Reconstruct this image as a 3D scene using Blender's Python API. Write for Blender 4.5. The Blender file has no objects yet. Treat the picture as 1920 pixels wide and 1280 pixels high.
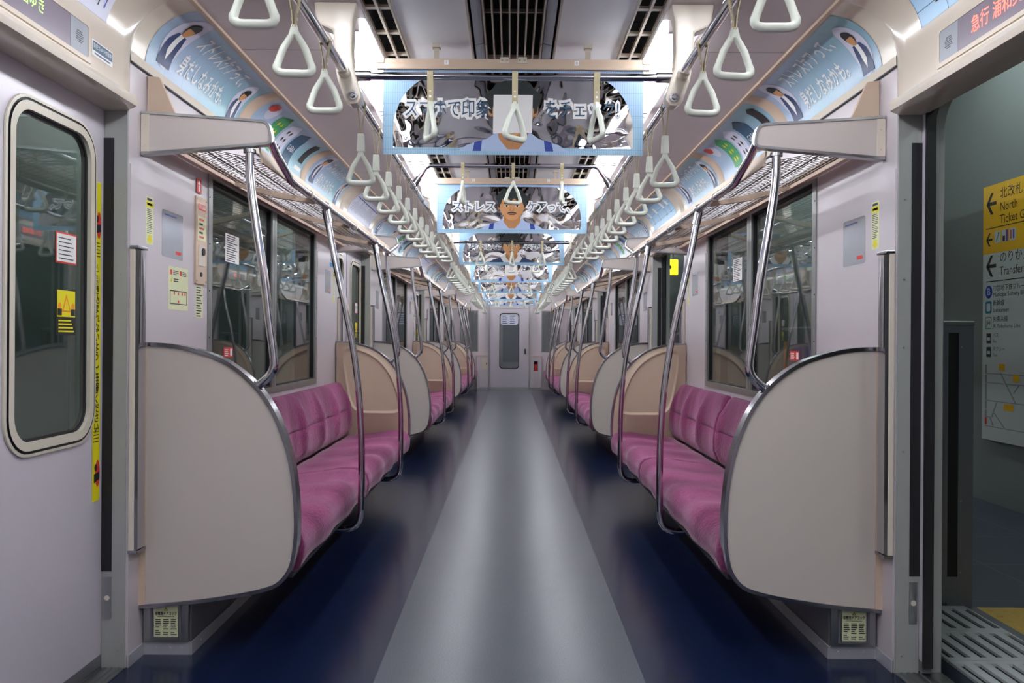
import bpy, bmesh, math, random
from mathutils import Vector, Matrix

# ------------------------------------------------------------------ camera, world, exposure
SC = bpy.context.scene
COL = SC.collection
cam_d = bpy.data.cameras.new('camera'); cam = bpy.data.objects.new('camera', cam_d); COL.objects.link(cam)
cam_d.sensor_width = 36.0
cam_d.lens = 1552.0 / 1920.0 * 36.0
cam_d.shift_x = 3.0 / 1920.0
cam_d.shift_y = -3.0 / 1920.0
cam_d.clip_start = 0.02; cam_d.clip_end = 200
cam.location = (-0.005, 0.0, 1.118)
cam.rotation_euler = (math.pi / 2, -0.0065, 0)
SC.camera = cam
W = bpy.data.worlds.new('station_dark'); SC.world = W; W.use_nodes = True
W.node_tree.nodes['Background'].inputs[0].default_value = (0.5, 0.55, 0.6, 1)
W.node_tree.nodes['Background'].inputs[1].default_value = 0.02
SC.view_settings.view_transform = 'Standard'
SC.view_settings.look = 'None'
SC.view_settings.exposure = 1.0
SC.view_settings.gamma = 1.0
SC.view_settings.use_curve_mapping = False
TUBE_POWER = 11.0
PLATFORM_POWER = 45.0
TUNNEL_FILL_POWER = 42.0
try:
    SC.cycles.use_denoising = True
    SC.cycles.max_bounces = 10
    SC.cycles.transparent_max_bounces = 24
    SC.cycles.glossy_bounces = 5
    SC.cycles.diffuse_bounces = 5
    SC.cycles.sample_clamp_indirect = 4.0
    SC.cycles.caustics_reflective = False
    SC.cycles.caustics_refractive = False
except Exception:
    pass

random.seed(7)
PI = math.pi

# ------------------------------------------------------------------ materials
def srgb(h):
    h = h.lstrip('#'); r = []
    for i in (0, 2, 4):
        c = int(h[i:i+2], 16) / 255.0
        r.append(c / 12.92 if c <= 0.04045 else ((c + 0.055) / 1.055) ** 2.4)
    return (r[0], r[1], r[2], 1.0)

MATS = {}
def mat(name, col, rough=0.5, metal=0.0, var=0.0, vscale=6.0, bump=0.0, bscale=400.0, emit=0.0, sheen=0.0, coat=0.0, spec=0.5, stretch=None):
    if name in MATS: return MATS[name]
    m = bpy.data.materials.new(name); m.use_nodes = True
    nt = m.node_tree; b = nt.nodes['Principled BSDF']
    c = srgb(col) if isinstance(col, str) else col
    b.inputs['Base Color'].default_value = c
    b.inputs['Roughness'].default_value = rough
    b.inputs['Metallic'].default_value = metal
    b.inputs['Specular IOR Level'].default_value = spec
    if sheen:
        b.inputs['Sheen Weight'].default_value = sheen; b.inputs['Sheen Roughness'].default_value = 0.4
        b.inputs['Sheen Tint'].default_value = (1.0, 0.75, 0.9, 1)
    if coat:
        b.inputs['Coat Weight'].default_value = coat; b.inputs['Coat Roughness'].default_value = 0.12
    if emit:
        b.inputs['Emission Color'].default_value = c; b.inputs['Emission Strength'].default_value = emit
    if var or bump:
        tc = nt.nodes.new('ShaderNodeTexCoord'); mp = nt.nodes.new('ShaderNodeMapping')
        nt.links.new(tc.outputs['Object'], mp.inputs[0])
        if stretch: mp.inputs['Scale'].default_value = stretch
    if var:
        n = nt.nodes.new('ShaderNodeTexNoise'); n.inputs['Scale'].default_value = vscale; n.inputs['Detail'].default_value = 4
        nt.links.new(mp.outputs[0], n.inputs['Vector'])
        mx = nt.nodes.new('ShaderNodeMix'); mx.data_type = 'RGBA'
        mx.inputs[6].default_value = tuple(max(0, x * (1 - var)) for x in c[:3]) + (1,)
        mx.inputs[7].default_value = tuple(min(1, x * (1 + var)) for x in c[:3]) + (1,)
        nt.links.new(n.outputs['Fac'], mx.inputs[0]); nt.links.new(mx.outputs[2], b.inputs['Base Color'])
        mr = nt.nodes.new('ShaderNodeMapRange'); mr.inputs[3].default_value = max(0.02, rough * 0.8); mr.inputs[4].default_value = min(1, rough * 1.2)
        nt.links.new(n.outputs['Fac'], mr.inputs[0]); nt.links.new(mr.outputs[0], b.inputs['Roughness'])
    if bump:
        n2 = nt.nodes.new('ShaderNodeTexNoise'); n2.inputs['Scale'].default_value = bscale; n2.inputs['Detail'].default_value = 2
        nt.links.new(mp.outputs[0], n2.inputs['Vector'])
        bp = nt.nodes.new('ShaderNodeBump'); bp.inputs['Strength'].default_value = bump; bp.inputs['Distance'].default_value = 0.002
        nt.links.new(n2.outputs['Fac'], bp.inputs['Height']); nt.links.new(bp.outputs[0], b.inputs['Normal'])
    MATS[name] = m
    return m

M_WALL = mat('wall_laminate', '#cdc5ca', 0.28, bump=0.03)
M_WALLTOP = mat('wall_laminate_upper', '#c4b8bd', 0.3, var=0.03)
M_BEIGE = mat('beige_paint', '#ccb6a2', 0.5, spec=0.25, var=0.04, vscale=8)
M_CREAM = mat('cream_plastic', '#ddd3c4', 0.25, var=0.02)
M_HEAD = mat('header_cream', '#d6cabb', 0.16, var=0.02, coat=0.3)
M_PANEL = mat('partition_laminate', '#c9bfb8', 0.38, bump=0.05)
M_LINER = mat('partition_liner_beige', '#c9b69e', 0.42, var=0.05, vscale=5)
M_STEEL = mat('brushed_steel', '#aeb0b2', 0.33, 1.0, var=0.08, vscale=14, stretch=(6, 6, 0.4))
M_JAMB = mat('door_jamb_steel', '#a5a7a4', 0.4, 0.15, var=0.05, vscale=5)
M_CHROME = mat('polished_chrome', '#d2d0d6', 0.09, 1.0)
M_ALU = mat('window_aluminium', '#9ea19f', 0.38, 0.85, var=0.05)
M_BLACK = mat('black_rubber', '#17161b', 0.55, var=0.1)
M_DARK = mat('dark_recess', '#0d0d0f', 0.8)
M_CEIL = mat('ceiling_panel', '#e6e6ea', 0.5, var=0.03, vscale=4)
M_SIDECEIL = mat('ceiling_side_panel', '#cbbfc2', 0.35, var=0.03, vscale=4)
M_SLAT = mat('vent_slat_beige', '#b5aa9c', 0.4, var=0.05)
M_RING = mat('strap_ring_plastic', '#dfe4d8', 0.25, var=0.01)
M_BELT = mat('strap_belt', '#b9ac8a', 0.6, var=0.08, vscale=60)
M_WHITE = mat('white_paper', '#f2f1f0', 0.5)
M_DOOR = mat('door_leaf_laminate', '#c8c2cb', 0.25, bump=0.02)
M_GASK = mat('window_gasket_cream', '#cfc8b8', 0.4)
M_YEL = mat('sticker_yellow', '#e6dc1c', 0.35)
M_LIME = mat('pale_luminous_sticker', '#dfe3b8', 0.4)
M_RED = mat('print_red', '#d8382c', 0.4)
M_PURP = mat('print_purple', '#5a48a8', 0.4)
M_ORANGE = mat('print_orange', '#e98a2c', 0.45)
M_INK = mat('print_black', '#1c1a20', 0.5)
M_NAVYINK = mat('print_navy', '#27506f', 0.45)
M_SUIT = mat('print_suit', '#273a66', 0.45)
M_STRAPBLUE = mat('print_suspender', '#1c3c98', 0.45)
M_SHIRT = mat('print_shirt', '#b4c6e8', 0.45)
M_SKIN = mat('print_skin', '#cc9460', 0.45, var=0.12, vscale=9)
M_SKIN2 = mat('print_skin_shade', '#b57c4c', 0.45)
M_LIP = mat('print_lip', '#8e4a40', 0.45)
M_HAIR = mat('print_hair', '#1b2526', 0.45, var=0.4, vscale=50, stretch=(3, 1, 0.6))
M_GREEN = mat('print_green', '#3a9a62', 0.45)
M_PALE = mat('print_pale', '#d7d8ea', 0.45)
M_FOIL = mat('mirror_foil', '#e0dfe4', 0.03, 1.0)
M_SEATBOX = mat('seat_box_steel', '#77777c', 0.45, 0.5, var=0.08)
M_UNDER = mat('seat_underside', '#2a2a30', 0.6)
M_GREY = mat('grey_plastic', '#8f939c', 0.4)
M_TILEFRAME = mat('platform_steel', '#6b6f76', 0.45, 0.4, var=0.1)
M_PWALL = mat('platform_wall', '#747b7b', 0.6, var=0.08, vscale=2)
M_CONC = mat('tunnel_concrete', '#7d8683', 0.8, var=0.15)
M_TUBE = mat('lamp_tube_glow', (0.93, 0.96, 1.0, 1), 0.4, emit=TUBE_POWER)
M_TRAY = mat('lamp_tray_white', '#f0eef0', 0.3)
M_LEDR = mat('led_red', (1.0, 0.12, 0.08, 1), 0.5, emit=1.6)
M_LEDG = mat('led_green', (0.35, 0.75, 0.15, 1), 0.5, emit=0.9)
M_LEDBG = mat('display_screen', '#867c88', 0.22, var=0.05)
M_TFILL = mat('tunnel_fill_glow', (0.85, 1.0, 0.95, 1), 0.4, emit=TUNNEL_FILL_POWER)
M_PLAMP = mat('platform_lamp_glow', (0.9, 1.0, 0.97, 1), 0.4, emit=PLATFORM_POWER)

def nodes(m): return m.node_tree, m.node_tree.nodes['Principled BSDF']

# foil: wavy mirror
nt, b = nodes(M_FOIL)
tc = nt.nodes.new('ShaderNodeTexCoord'); n = nt.nodes.new('ShaderNodeTexNoise'); n.inputs['Scale'].default_value = 5.0; n.inputs['Detail'].default_value = 1.5; n.inputs['Distortion'].default_value = 0.8
bp = nt.nodes.new('ShaderNodeBump'); bp.inputs['Strength'].default_value = 1.0; bp.inputs['Distance'].default_value = 0.014
nt.links.new(tc.outputs['Object'], n.inputs['Vector']); nt.links.new(n.outputs['Fac'], bp.inputs['Height']); nt.links.new(bp.outputs[0], b.inputs['Normal'])

# light-blue tiled print
def tiled(name, c1, c2, line, axis_h=0, axis_v=2, sw=0.009, sh=0.045, rough=0.35):
    m = mat(name, c1, rough); nt, b = nodes(m)
    tc = nt.nodes.new('ShaderNodeTexCoord'); sep = nt.nodes.new('ShaderNodeSeparateXYZ'); nt.links.new(tc.outputs['Object'], sep.inputs[0])
    def stripes(ax, step, w):
        d = nt.nodes.new('ShaderNodeMath'); d.operation = 'DIVIDE'; d.inputs[1].default_value = step; nt.links.new(sep.outputs[ax], d.inputs[0])
        fr = nt.nodes.new('ShaderNodeMath'); fr.operation = 'FRACT'; nt.links.new(d.outputs[0], fr.inputs[0])
        lt = nt.nodes.new('ShaderNodeMath'); lt.operation = 'LESS_THAN'; lt.inputs[1].default_value = w; nt.links.new(fr.outputs[0], lt.inputs[0]); return lt
    a = stripes(axis_h, sw, 0.16); v = stripes(axis_v, sh, 0.035)
    mxm = nt.nodes.new('ShaderNodeMath'); mxm.operation = 'MAXIMUM'; nt.links.new(a.outputs[0], mxm.inputs[0]); nt.links.new(v.outputs[0], mxm.inputs[1])
    n = nt.nodes.new('ShaderNodeTexNoise'); n.inputs['Scale'].default_value = 2.0; n.inputs['Detail'].default_value = 0; nt.links.new(tc.outputs['Object'], n.inputs['Vector'])
    mr = nt.nodes.new('ShaderNodeMapRange'); mr.inputs[1].default_value = 0.35; mr.inputs[2].default_value = 0.65; nt.links.new(n.outputs['Fac'], mr.inputs[0])
    m1 = nt.nodes.new('ShaderNodeMix'); m1.data_type = 'RGBA'; m1.inputs[6].default_value = srgb(c1); m1.inputs[7].default_value = srgb(c2); nt.links.new(mr.outputs[0], m1.inputs[0])
    m2 = nt.nodes.new('ShaderNodeMix'); m2.data_type = 'RGBA'; m2.inputs[7].default_value = srgb(line)
    nt.links.new(m1.outputs[2], m2.inputs[6]); nt.links.new(mxm.outputs[0], m2.inputs[0]); nt.links.new(m2.outputs[2], b.inputs['Base Color'])
    return m
M_BTILE = tiled('banner_blue_tile', '#b3c6ee', '#9fcbe4', '#86a6c6')
M_ADBLUE = tiled('cove_ad_blue', '#a6bcd6', '#86b7c4', '#7ea6b6', axis_h=1, axis_v=1, sw=0.16, sh=0.16)
nt, b = nodes(M_ADBLUE)
for nd in nt.nodes:
    if nd.type == 'MATH' and nd.operation == 'LESS_THAN': nd.inputs[1].default_value = 0.014

# moquette seat fabric
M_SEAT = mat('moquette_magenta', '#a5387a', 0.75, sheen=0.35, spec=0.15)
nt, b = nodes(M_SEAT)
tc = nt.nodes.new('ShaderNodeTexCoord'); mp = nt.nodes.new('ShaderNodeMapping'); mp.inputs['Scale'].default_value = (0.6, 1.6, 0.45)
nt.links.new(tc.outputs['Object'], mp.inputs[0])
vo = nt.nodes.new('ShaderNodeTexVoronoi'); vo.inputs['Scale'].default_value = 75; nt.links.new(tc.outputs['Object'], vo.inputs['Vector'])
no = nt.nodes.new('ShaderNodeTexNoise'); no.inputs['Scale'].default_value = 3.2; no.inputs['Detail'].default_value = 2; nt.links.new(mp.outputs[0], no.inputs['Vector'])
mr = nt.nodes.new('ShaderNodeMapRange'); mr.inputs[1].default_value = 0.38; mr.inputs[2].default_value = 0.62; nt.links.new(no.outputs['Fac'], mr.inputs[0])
mx = nt.nodes.new('ShaderNodeMix'); mx.data_type = 'RGBA'; mx.inputs[6].default_value = srgb('#6a204c'); mx.inputs[7].default_value = srgb('#914570'); nt.links.new(mr.outputs[0], mx.inputs[0])  # dark and light bands put the contour and pile shading into the colour
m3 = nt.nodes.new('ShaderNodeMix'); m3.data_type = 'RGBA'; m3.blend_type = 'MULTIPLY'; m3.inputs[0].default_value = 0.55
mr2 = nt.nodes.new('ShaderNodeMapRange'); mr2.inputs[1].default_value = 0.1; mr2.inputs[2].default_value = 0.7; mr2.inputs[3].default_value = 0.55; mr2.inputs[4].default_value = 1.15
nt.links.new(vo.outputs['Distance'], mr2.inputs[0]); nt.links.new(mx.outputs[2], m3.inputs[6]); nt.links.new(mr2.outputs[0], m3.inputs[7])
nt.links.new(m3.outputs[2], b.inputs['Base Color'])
bp = nt.nodes.new('ShaderNodeBump'); bp.inputs['Strength'].default_value = 0.5; bp.inputs['Distance'].default_value = 0.003
nt.links.new(vo.outputs['Distance'], bp.inputs['Height']); nt.links.new(bp.outputs[0], b.inputs['Normal'])

# floor vinyl
def vinyl(name, c1, c2, rough):
    m = mat(name, c1, rough, coat=0.0, spec=0.38); nt, b = nodes(m)
    tc = nt.nodes.new('ShaderNodeTexCoord')
    n = nt.nodes.new('ShaderNodeTexNoise'); n.inputs['Scale'].default_value = 260; n.inputs['Detail'].default_value = 2; nt.links.new(tc.outputs['Object'], n.inputs['Vector'])
    n2 = nt.nodes.new('ShaderNodeTexNoise'); n2.inputs['Scale'].default_value = 1.6; n2.inputs['Detail'].default_value = 3; nt.links.new(tc.outputs['Object'], n2.inputs['Vector'])
    ad = nt.nodes.new('ShaderNodeMath'); ad.operation = 'ADD'; nt.links.new(n.outputs['Fac'], ad.inputs[0]); ad.inputs[1].default_value = 0.5
    mr = nt.nodes.new('ShaderNodeMapRange'); mr.inputs[1].default_value = 0.75; mr.inputs[2].default_value = 1.25; nt.links.new(ad.outputs[0], mr.inputs[0])
    mx = nt.nodes.new('ShaderNodeMix'); mx.data_type = 'RGBA'; mx.inputs[6].default_value = srgb(c1); mx.inputs[7].default_value = srgb(c2)
    nt.links.new(mr.outputs[0], mx.inputs[0]); nt.links.new(mx.outputs[2], b.inputs['Base Color'])
    mr3 = nt.nodes.new('ShaderNodeMapRange'); mr3.inputs[3].default_value = rough * 0.75; mr3.inputs[4].default_value = rough * 1.35
    return m
M_FLOORC = vinyl('floor_vinyl_grey', '#3e444e', '#535963', 0.27)
M_FLOORN = vinyl('floor_vinyl_navy', '#0d1630', '#15213f', 0.2)

# glass: thin pane
def glass(name, tint, ior=1.5, frost=0.0):
    m = bpy.data.materials.new(name); m.use_nodes = True; nt = m.node_tree
    for nd in list(nt.nodes):
        if nd.type != 'OUTPUT_MATERIAL': nt.nodes.remove(nd)
    out = [nd for nd in nt.nodes if nd.type == 'OUTPUT_MATERIAL'][0]
    fr = nt.nodes.new('ShaderNodeFresnel'); fr.inputs[0].default_value = ior
    tr = nt.nodes.new('ShaderNodeBsdfTransparent'); tr.inputs[0].default_value = tint
    gl = nt.nodes.new('ShaderNodeBsdfGlossy'); gl.inputs['Roughness'].default_value = 0.01 + frost
    mx = nt.nodes.new('ShaderNodeMixShader')
    ge = nt.nodes.new('ShaderNodeNewGeometry'); mi_ = nt.nodes.new('ShaderNodeMapRange'); mi_.inputs[3].default_value = ior; mi_.inputs[4].default_value = 1.0/ior
    nt.links.new(ge.outputs['Backfacing'], mi_.inputs[0]); nt.links.new(mi_.outputs[0], fr.inputs[0])
    nt.links.new(fr.outputs[0], mx.inputs[0]); nt.links.new(tr.outputs[0], mx.inputs[1]); nt.links.new(gl.outputs[0], mx.inputs[2]); nt.links.new(mx.outputs[0], out.inputs[0])
    MATS[name] = m
    return m
M_GLASS = glass('window_glass', (0.76, 0.82, 0.80, 1), 1.75)

# platform materials
M_PFLOOR = tiled('platform_tile', '#3c4654', '#434d5b', '#68727c', axis_h=0, axis_v=1, sw=0.6, sh=0.6, rough=0.35)
for nd in M_PFLOOR.node_tree.nodes:
    if nd.type == 'MATH' and nd.operation == 'LESS_THAN': nd.inputs[1].default_value = 0.012
M_TACT = mat('tactile_yellow', '#b99a45', 0.6, var=0.15, vscale=30)
M_GRATE = mat('grating_white_grey', '#b9bfc0', 0.5, var=0.08, vscale=15)

# ------------------------------------------------------------------ mesh builder
class MB:
    def __init__(s): s.v = []; s.f = []; s.m = []
    def add(s, vs, fs, mi=0):
        o = len(s.v); s.v += [tuple(p) for p in vs]; s.f += [tuple(i + o for i in f) for f in fs]; s.m += [mi] * len(fs); return s
    def box(s, x0, x1, y0, y1, z0, z1, mi=0):
        vs = [(x, y, z) for x in (x0, x1) for y in (y0, y1) for z in (z0, z1)]
        return s.add(vs, [(0, 1, 3, 2), (4, 6, 7, 5), (0, 4, 5, 1), (2, 3, 7, 6), (0, 2, 6, 4), (1, 5, 7, 3)], mi)
    def prism(s, pts, plane, a, b, mi=0):
        n = len(pts)
        def P(p, c):
            return {'xz': (p[0], c, p[1]), 'xy': (p[0], p[1], c), 'yz': (c, p[0], p[1])}[plane]
        vs = [P(p, a) for p in pts] + [P(p, b) for p in pts]
        fs = [tuple(range(n)), tuple(range(2*n-1, n-1, -1))] + [(i, (i+1) % n, n + (i+1) % n, n + i) for i in range(n)]
        return s.add(vs, fs, mi)
    def loft(s, rings, caps=True, closed=True, loop=False, mi=0):
        n = len(rings[0]); vs = [p for r in rings for p in r]; fs = []
        R = len(rings)
        for i in range(R if loop else R - 1):
            j = (i + 1) % R
            for k in range(n if closed else n - 1):
                fs.append((i*n + k, i*n + (k+1) % n, j*n + (k+1) % n, j*n + k))
        if caps and not loop: fs += [tuple(range(n)), tuple((R-1)*n + k for k in range(n-1, -1, -1))]
        return s.add(vs, fs, mi)
    def tube(s, pts, r, n=10, closed=False, mi=0, ry=None, up=None):
        P = [Vector(p) for p in pts]; N = len(P); rings = []
        t0 = (P[1] - P[0]).normalized()
        u = Vector(up) if up else (Vector((0, 0, 1)) if abs(t0.z) < 0.9 else Vector((0, 1, 0)))
        for i in range(N):
            if closed: t = ((P[(i+1) % N] - P[i]).normalized() + (P[i] - P[i-1]).normalized())
            elif i == 0: t = P[1] - P[0]
            elif i == N-1: t = P[-1] - P[-2]
            else: t = (P[i+1] - P[i]).normalized() + (P[i] - P[i-1]).normalized()
            t.normalize()
            a = t.cross(u).normalized(); bvec = a.cross(t).normalized()
            if not up: u = bvec
            rr = r[i] if isinstance(r, (list, tuple)) else r
            r2 = ry if ry is not None else rr
            rings.append([P[i] + a * math.cos(2*PI*k/n) * rr + bvec * math.sin(2*PI*k/n) * r2 for k in range(n)])
        return s.loft(rings, caps=not closed, loop=closed, mi=mi)
    def ribbon(s, pts, t, y0, y1, mi=0, plane='xz'):
        """flat band following a 2-D path, thickness t, extruded y0..y1"""
        N = len(pts); a = []; b_ = []
        for i in range(N):
            p = Vector(pts[i]); d = Vector(pts[min(i+1, N-1)]) - Vector(pts[max(i-1, 0)]); d.normalize(); nn = Vector((-d.y, d.x))
            a.append(p + nn * t / 2); b_.append(p - nn * t / 2)
        P = (lambda p, c: (p.x, c, p.y)) if plane == 'xz' else (lambda p, c: (c, p.x, p.y))
        rings = [[P(a[i], y0), P(a[i], y1), P(b_[i], y1), P(b_[i], y0)] for i in range(N)]
        return s.loft(rings, mi=mi)
    def cyl(s, c, axis, r, h, n=16, mi=0, r2=None):
        r2 = r if r2 is None else r2; A = Vector(axis).normalized(); U = A.orthogonal().normalized(); V = A.cross(U); c = Vector(c)
        return s.loft([[c + (U * math.cos(2*PI*k/n) + V * math.sin(2*PI*k/n)) * rr + A * hh for k in range(n)] for rr, hh in ((r, 0), (r2, h))], mi=mi)
    def flat(s, pts, P, mi=0):
        return s.add([P(*p) for p in pts], [tuple(range(len(pts)))], mi)
    def xf(s, fn): s.v = [tuple(fn(*p)) for p in s.v]; return s
    def flip(s, sx=1, sy=1, y_c=0.0): return s.xf(lambda x, y, z: (x*sx, y_c + (y - y_c)*sy, z))
    def mesh(s, name, mats, smooth=38, bevel=0.0, normals=True):
        me = bpy.data.meshes.new(name); me.from_pydata(s.v, [], s.f)
        for m in (mats if isinstance(mats, (list, tuple)) else [mats]): me.materials.append(m)
        for i, p in enumerate(me.polygons): p.material_index = s.m[i]
        if normals or bevel:
            bm = bmesh.new(); bm.from_mesh(me)
            if normals: bmesh.ops.recalc_face_normals(bm, faces=bm.faces)
            if bevel:
                es = [e for e in bm.edges if len(e.link_faces) == 2 and e.calc_face_angle(0) > 0.6]
                bmesh.ops.bevel(bm, geom=es, offset=bevel, segments=2, affect='EDGES', profile=0.6)
            bm.to_mesh(me); bm.free()
        me.update()
        if smooth:
            me.shade_smooth(); me.set_sharp_from_angle(angle=math.radians(smooth))
        return me

def link(name, me, parent=None, loc=(0, 0, 0), rot=(0, 0, 0), label=None):
    o = bpy.data.objects.new(name, me); COL.objects.link(o); o.location = loc; o.rotation_euler = rot
    if parent: o.parent = parent
    if label: o['label'] = label
    return o
def tag(o, label, cat, group=None):
    o['label'] = label; o['category'] = cat
    if group: o['group'] = group
    return o
def thing(name, label, cat, loc=(0, 0, 0), group=None, rot=(0, 0, 0)):
    return tag(link(name, None, None, loc, rot), label, cat, group)
def struct(name, me, parent=None, loc=(0, 0, 0)):
    o = link(name, me, parent, loc); o['kind'] = 'structure'; return o

# text as 2-D triangles
_T = {}
def text2d(s, size, align='CENTER', sx=1.0, off=0.0, maxlen=0.0):
    k = (s, size, align, sx, off)
    if k not in _T:
        c = bpy.data.curves.new('t', 'FONT'); c.body = s; c.size = size; c.align_x = align; c.align_y = 'CENTER'; c.offset = off; c.resolution_u = 2
        o = bpy.data.objects.new('t', c); COL.objects.link(o)
        me = bpy.data.meshes.new_from_object(o.evaluated_get(bpy.context.evaluated_depsgraph_get()))
        vs = [(v.co.x * sx, v.co.y) for v in me.vertices]; fs = [tuple(p.vertices) for p in me.polygons]
        bpy.data.objects.remove(o); bpy.data.curves.remove(c); bpy.data.meshes.remove(me)
        _T[k] = (vs, fs)
    return _T[k]
def put_text(mb, s, size, P, u, v, mi=0, **kw):
    vs, fs = text2d(s, size, **kw)
    mb.add([P(u + a, v + b) for a, b in vs], fs, mi)
def ell(cu, cv, ru, rv, a0=0, a1=360, n=24):
    return [(cu + ru*math.cos(math.radians(a0 + (a1-a0)*i/n)), cv + rv*math.sin(math.radians(a0 + (a1-a0)*i/n))) for i in range(n + (0 if a1-a0 == 360 else 1))]
def rrect(x0, x1, z0, z1, r, n=6):
    out = []
    for cx, cz, a in ((x1-r, z1-r, 0), (x0+r, z1-r, 90), (x0+r, z0+r, 180), (x1-r, z0+r, 270)):
        for i in range(n+1):
            t = math.radians(a + 90*i/n); out.append((cx + r*math.cos(t), cz + r*math.sin(t)))
    return out
def smooth_path(pts, sub=4):
    P = [Vector(p) for p in pts]; out = []
    for i in range(len(P)-1):
        p0 = P[max(i-1, 0)]; p1 = P[i]; p2 = P[i+1]; p3 = P[min(i+2, len(P)-1)]
        for k in range(sub):
            t = k/sub
            out.append(0.5*((2*p1) + (p2-p0)*t + (2*p0-5*p1+4*p2-p3)*t*t + (3*p1-p0-3*p2+p3)*t**3))
    out.append(P[-1]); return out

def plate_hole(mb, outer, hole, y0, y1, plane='yz', mi=0):
    """plate between a rectangle (a0,a1,b0,b1) and a rounded hole loop, thickness y0..y1"""
    a0, a1, b0, b1 = outer; ca = sum(p[0] for p in hole)/len(hole); cb = sum(p[1] for p in hole)/len(hole)
    H = list(hole); O = []
    for (a, b_) in H:
        da, db = a-ca, b_-cb; t = 1e9
        if da > 1e-9: t = min(t, (a1-ca)/da)
        if da < -1e-9: t = min(t, (a0-ca)/da)
        if db > 1e-9: t = min(t, (b1-cb)/db)
        if db < -1e-9: t = min(t, (b0-cb)/db)
        O.append([ca+da*t, cb+db*t])
    for c in ((a0, b0), (a1, b0), (a0, b1), (a1, b1)):     # snap nearest ray ends to the corners
        j = min(range(len(O)), key=lambda i: (O[i][0]-c[0])**2 + (O[i][1]-c[1])**2); O[j] = list(c)
    P = {'yz': lambda p, c: (c, p[0], p[1]), 'xz': lambda p, c: (p[0], c, p[1])}[plane]
    rings = [[P(p, y0) for p in H], [P(p, y0) for p in O], [P(p, y1) for p in O], [P(p, y1) for p in H]]
    return mb.loft(rings, loop=True, mi=mi)

# ------------------------------------------------------------------ layout constants (metres)
Y0, LB, PITCH = 2.886, 3.264, 4.82
XW = 1.30
BAYS = [0, 1, 2]
YEND = 18.75
SIDE = {-1: 'left', 1: 'right'}
ORD = ['nearest', 'second', 'third', 'farthest']
NUM = ['first', 'second', 'third', 'fourth', 'fifth', 'sixth', 'seventh', 'eighth', 'ninth', 'tenth', 'eleventh', 'twelfth']
def ybay(k): return Y0 + PITCH*k
ENDB = ybay(3)                       # short end bay 17.35 .. 18.7
def doorc(k): return 2.108 + PITCH*k  # centre of doorway k
def bn(k, s=None):
    w = ['nearest', 'middle', 'farthest', 'end'][k]
    return ('%s %s bench' % (SIDE[s], w)) if s else w + ' benches'

# ------------------------------------------------------------------ structure: floor
mb = MB()
mb.box(-0.444, 0.444, -3.0, YEND, -0.06, 0.0, 0)
mb.box(-1.30, -0.444, -3.0, YEND, -0.06, 0.0, 1); mb.box(0.444, 1.30, -3.0, YEND, -0.06, 0.0, 1)
struct('floor', mb.mesh('floor', [M_FLOORC, M_FLOORN], smooth=0))

# walls: sections between the doorways
WIN = (0.82, 1.84)
def wall_sections():
    out = [(-3.0, 1.33-0.086, None)]
    for k in BAYS: out.append((ybay(k)-0.086, ybay(k)+LB+0.086, (ybay(k)+0.644, ybay(k)+2.62)))
    out.append((ENDB-0.086, YEND, (ENDB+0.35, ENDB+1.0)))
    return out
for s in (-1, 1):
    mb = MB()
    for a, b_, w in wall_sections():
        X0, X1 = XW, XW+0.035
        if w is None: mb.box(X0, X1, a, b_, 0, 2.08)
        else:
            mb.box(X0, X1, a, w[0], 0, 2.08); mb.box(X0, X1, w[1], b_, 0, 2.08)
            mb.box(X0, X1, w[0], w[1], 0, WIN[0]); mb.box(X0, X1, w[0], w[1], WIN[1], 2.08)
            mb.box(X0-0.004, X0, a+0.006, w[0]-0.03, 0.04, 1.707); mb.box(X0-0.004, X0, w[1]+0.03, b_-0.006, 0.04, 1.707)
            # outer skin and pocket
            mb.box(1.44, 1.46, a, w[0], 0, 2.1, 1); mb.box(1.44, 1.46, w[1], b_, 0, 2.1, 1)
            mb.box(1.44, 1.46, w[0], w[1], 0, WIN[0], 1); mb.box(1.44, 1.46, w[0], w[1], WIN[1], 2.1, 1)
    mb.flip(s)
    struct('wall_' + SIDE[s], mb.mesh('wall', [M_WALL, M_STEEL], smooth=0))

# door jamb reveals (grey steel facing the doorway) with black rubber slot
def jamb_mesh(s, d):
    """d=+1: jamb at the far side of a doorway (faces the camera); local y=0 is the face"""
    mb = MB()
    mb.box(1.301, 1.378, -0.008, 0.02, 0, 1.884, 0)
    mb.box(1.345, 1.3795, -0.011, -0.0085, 0.33, 1.79, 1)
    mb.box(1.345, 1.372, -0.010, -0.0085, 0.17, 0.31, 2)
    mb.cyl((1.359, -0.0105, 0.24), (0, -1, 0), 0.009, 0.0012, 14, mi=3)
    for z in (0.06, 0.36, 0.75, 1.1, 1.33, 1.6): mb.cyl((1.322, -0.0085, z), (0, -1, 0), 0.003, 0.002, 8, mi=2)
    mb.flip(s, d)
    return mb.mesh('jamb', [M_JAMB, M_BLACK, M_STEEL, M_CREAM], smooth=30)
nt_ = 0
for s in (-1, 1):
    mf, mn = jamb_mesh(s, 1), jamb_mesh(s, -1)
    for k in range(4):
        nt_ += 1; struct('trim_%d' % nt_, mf, None, (0, doorc(k)+0.692, 0))
        nt_ += 1; struct('trim_%d' % nt_, mn, None, (0, doorc(k)-0.692, 0))
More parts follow.
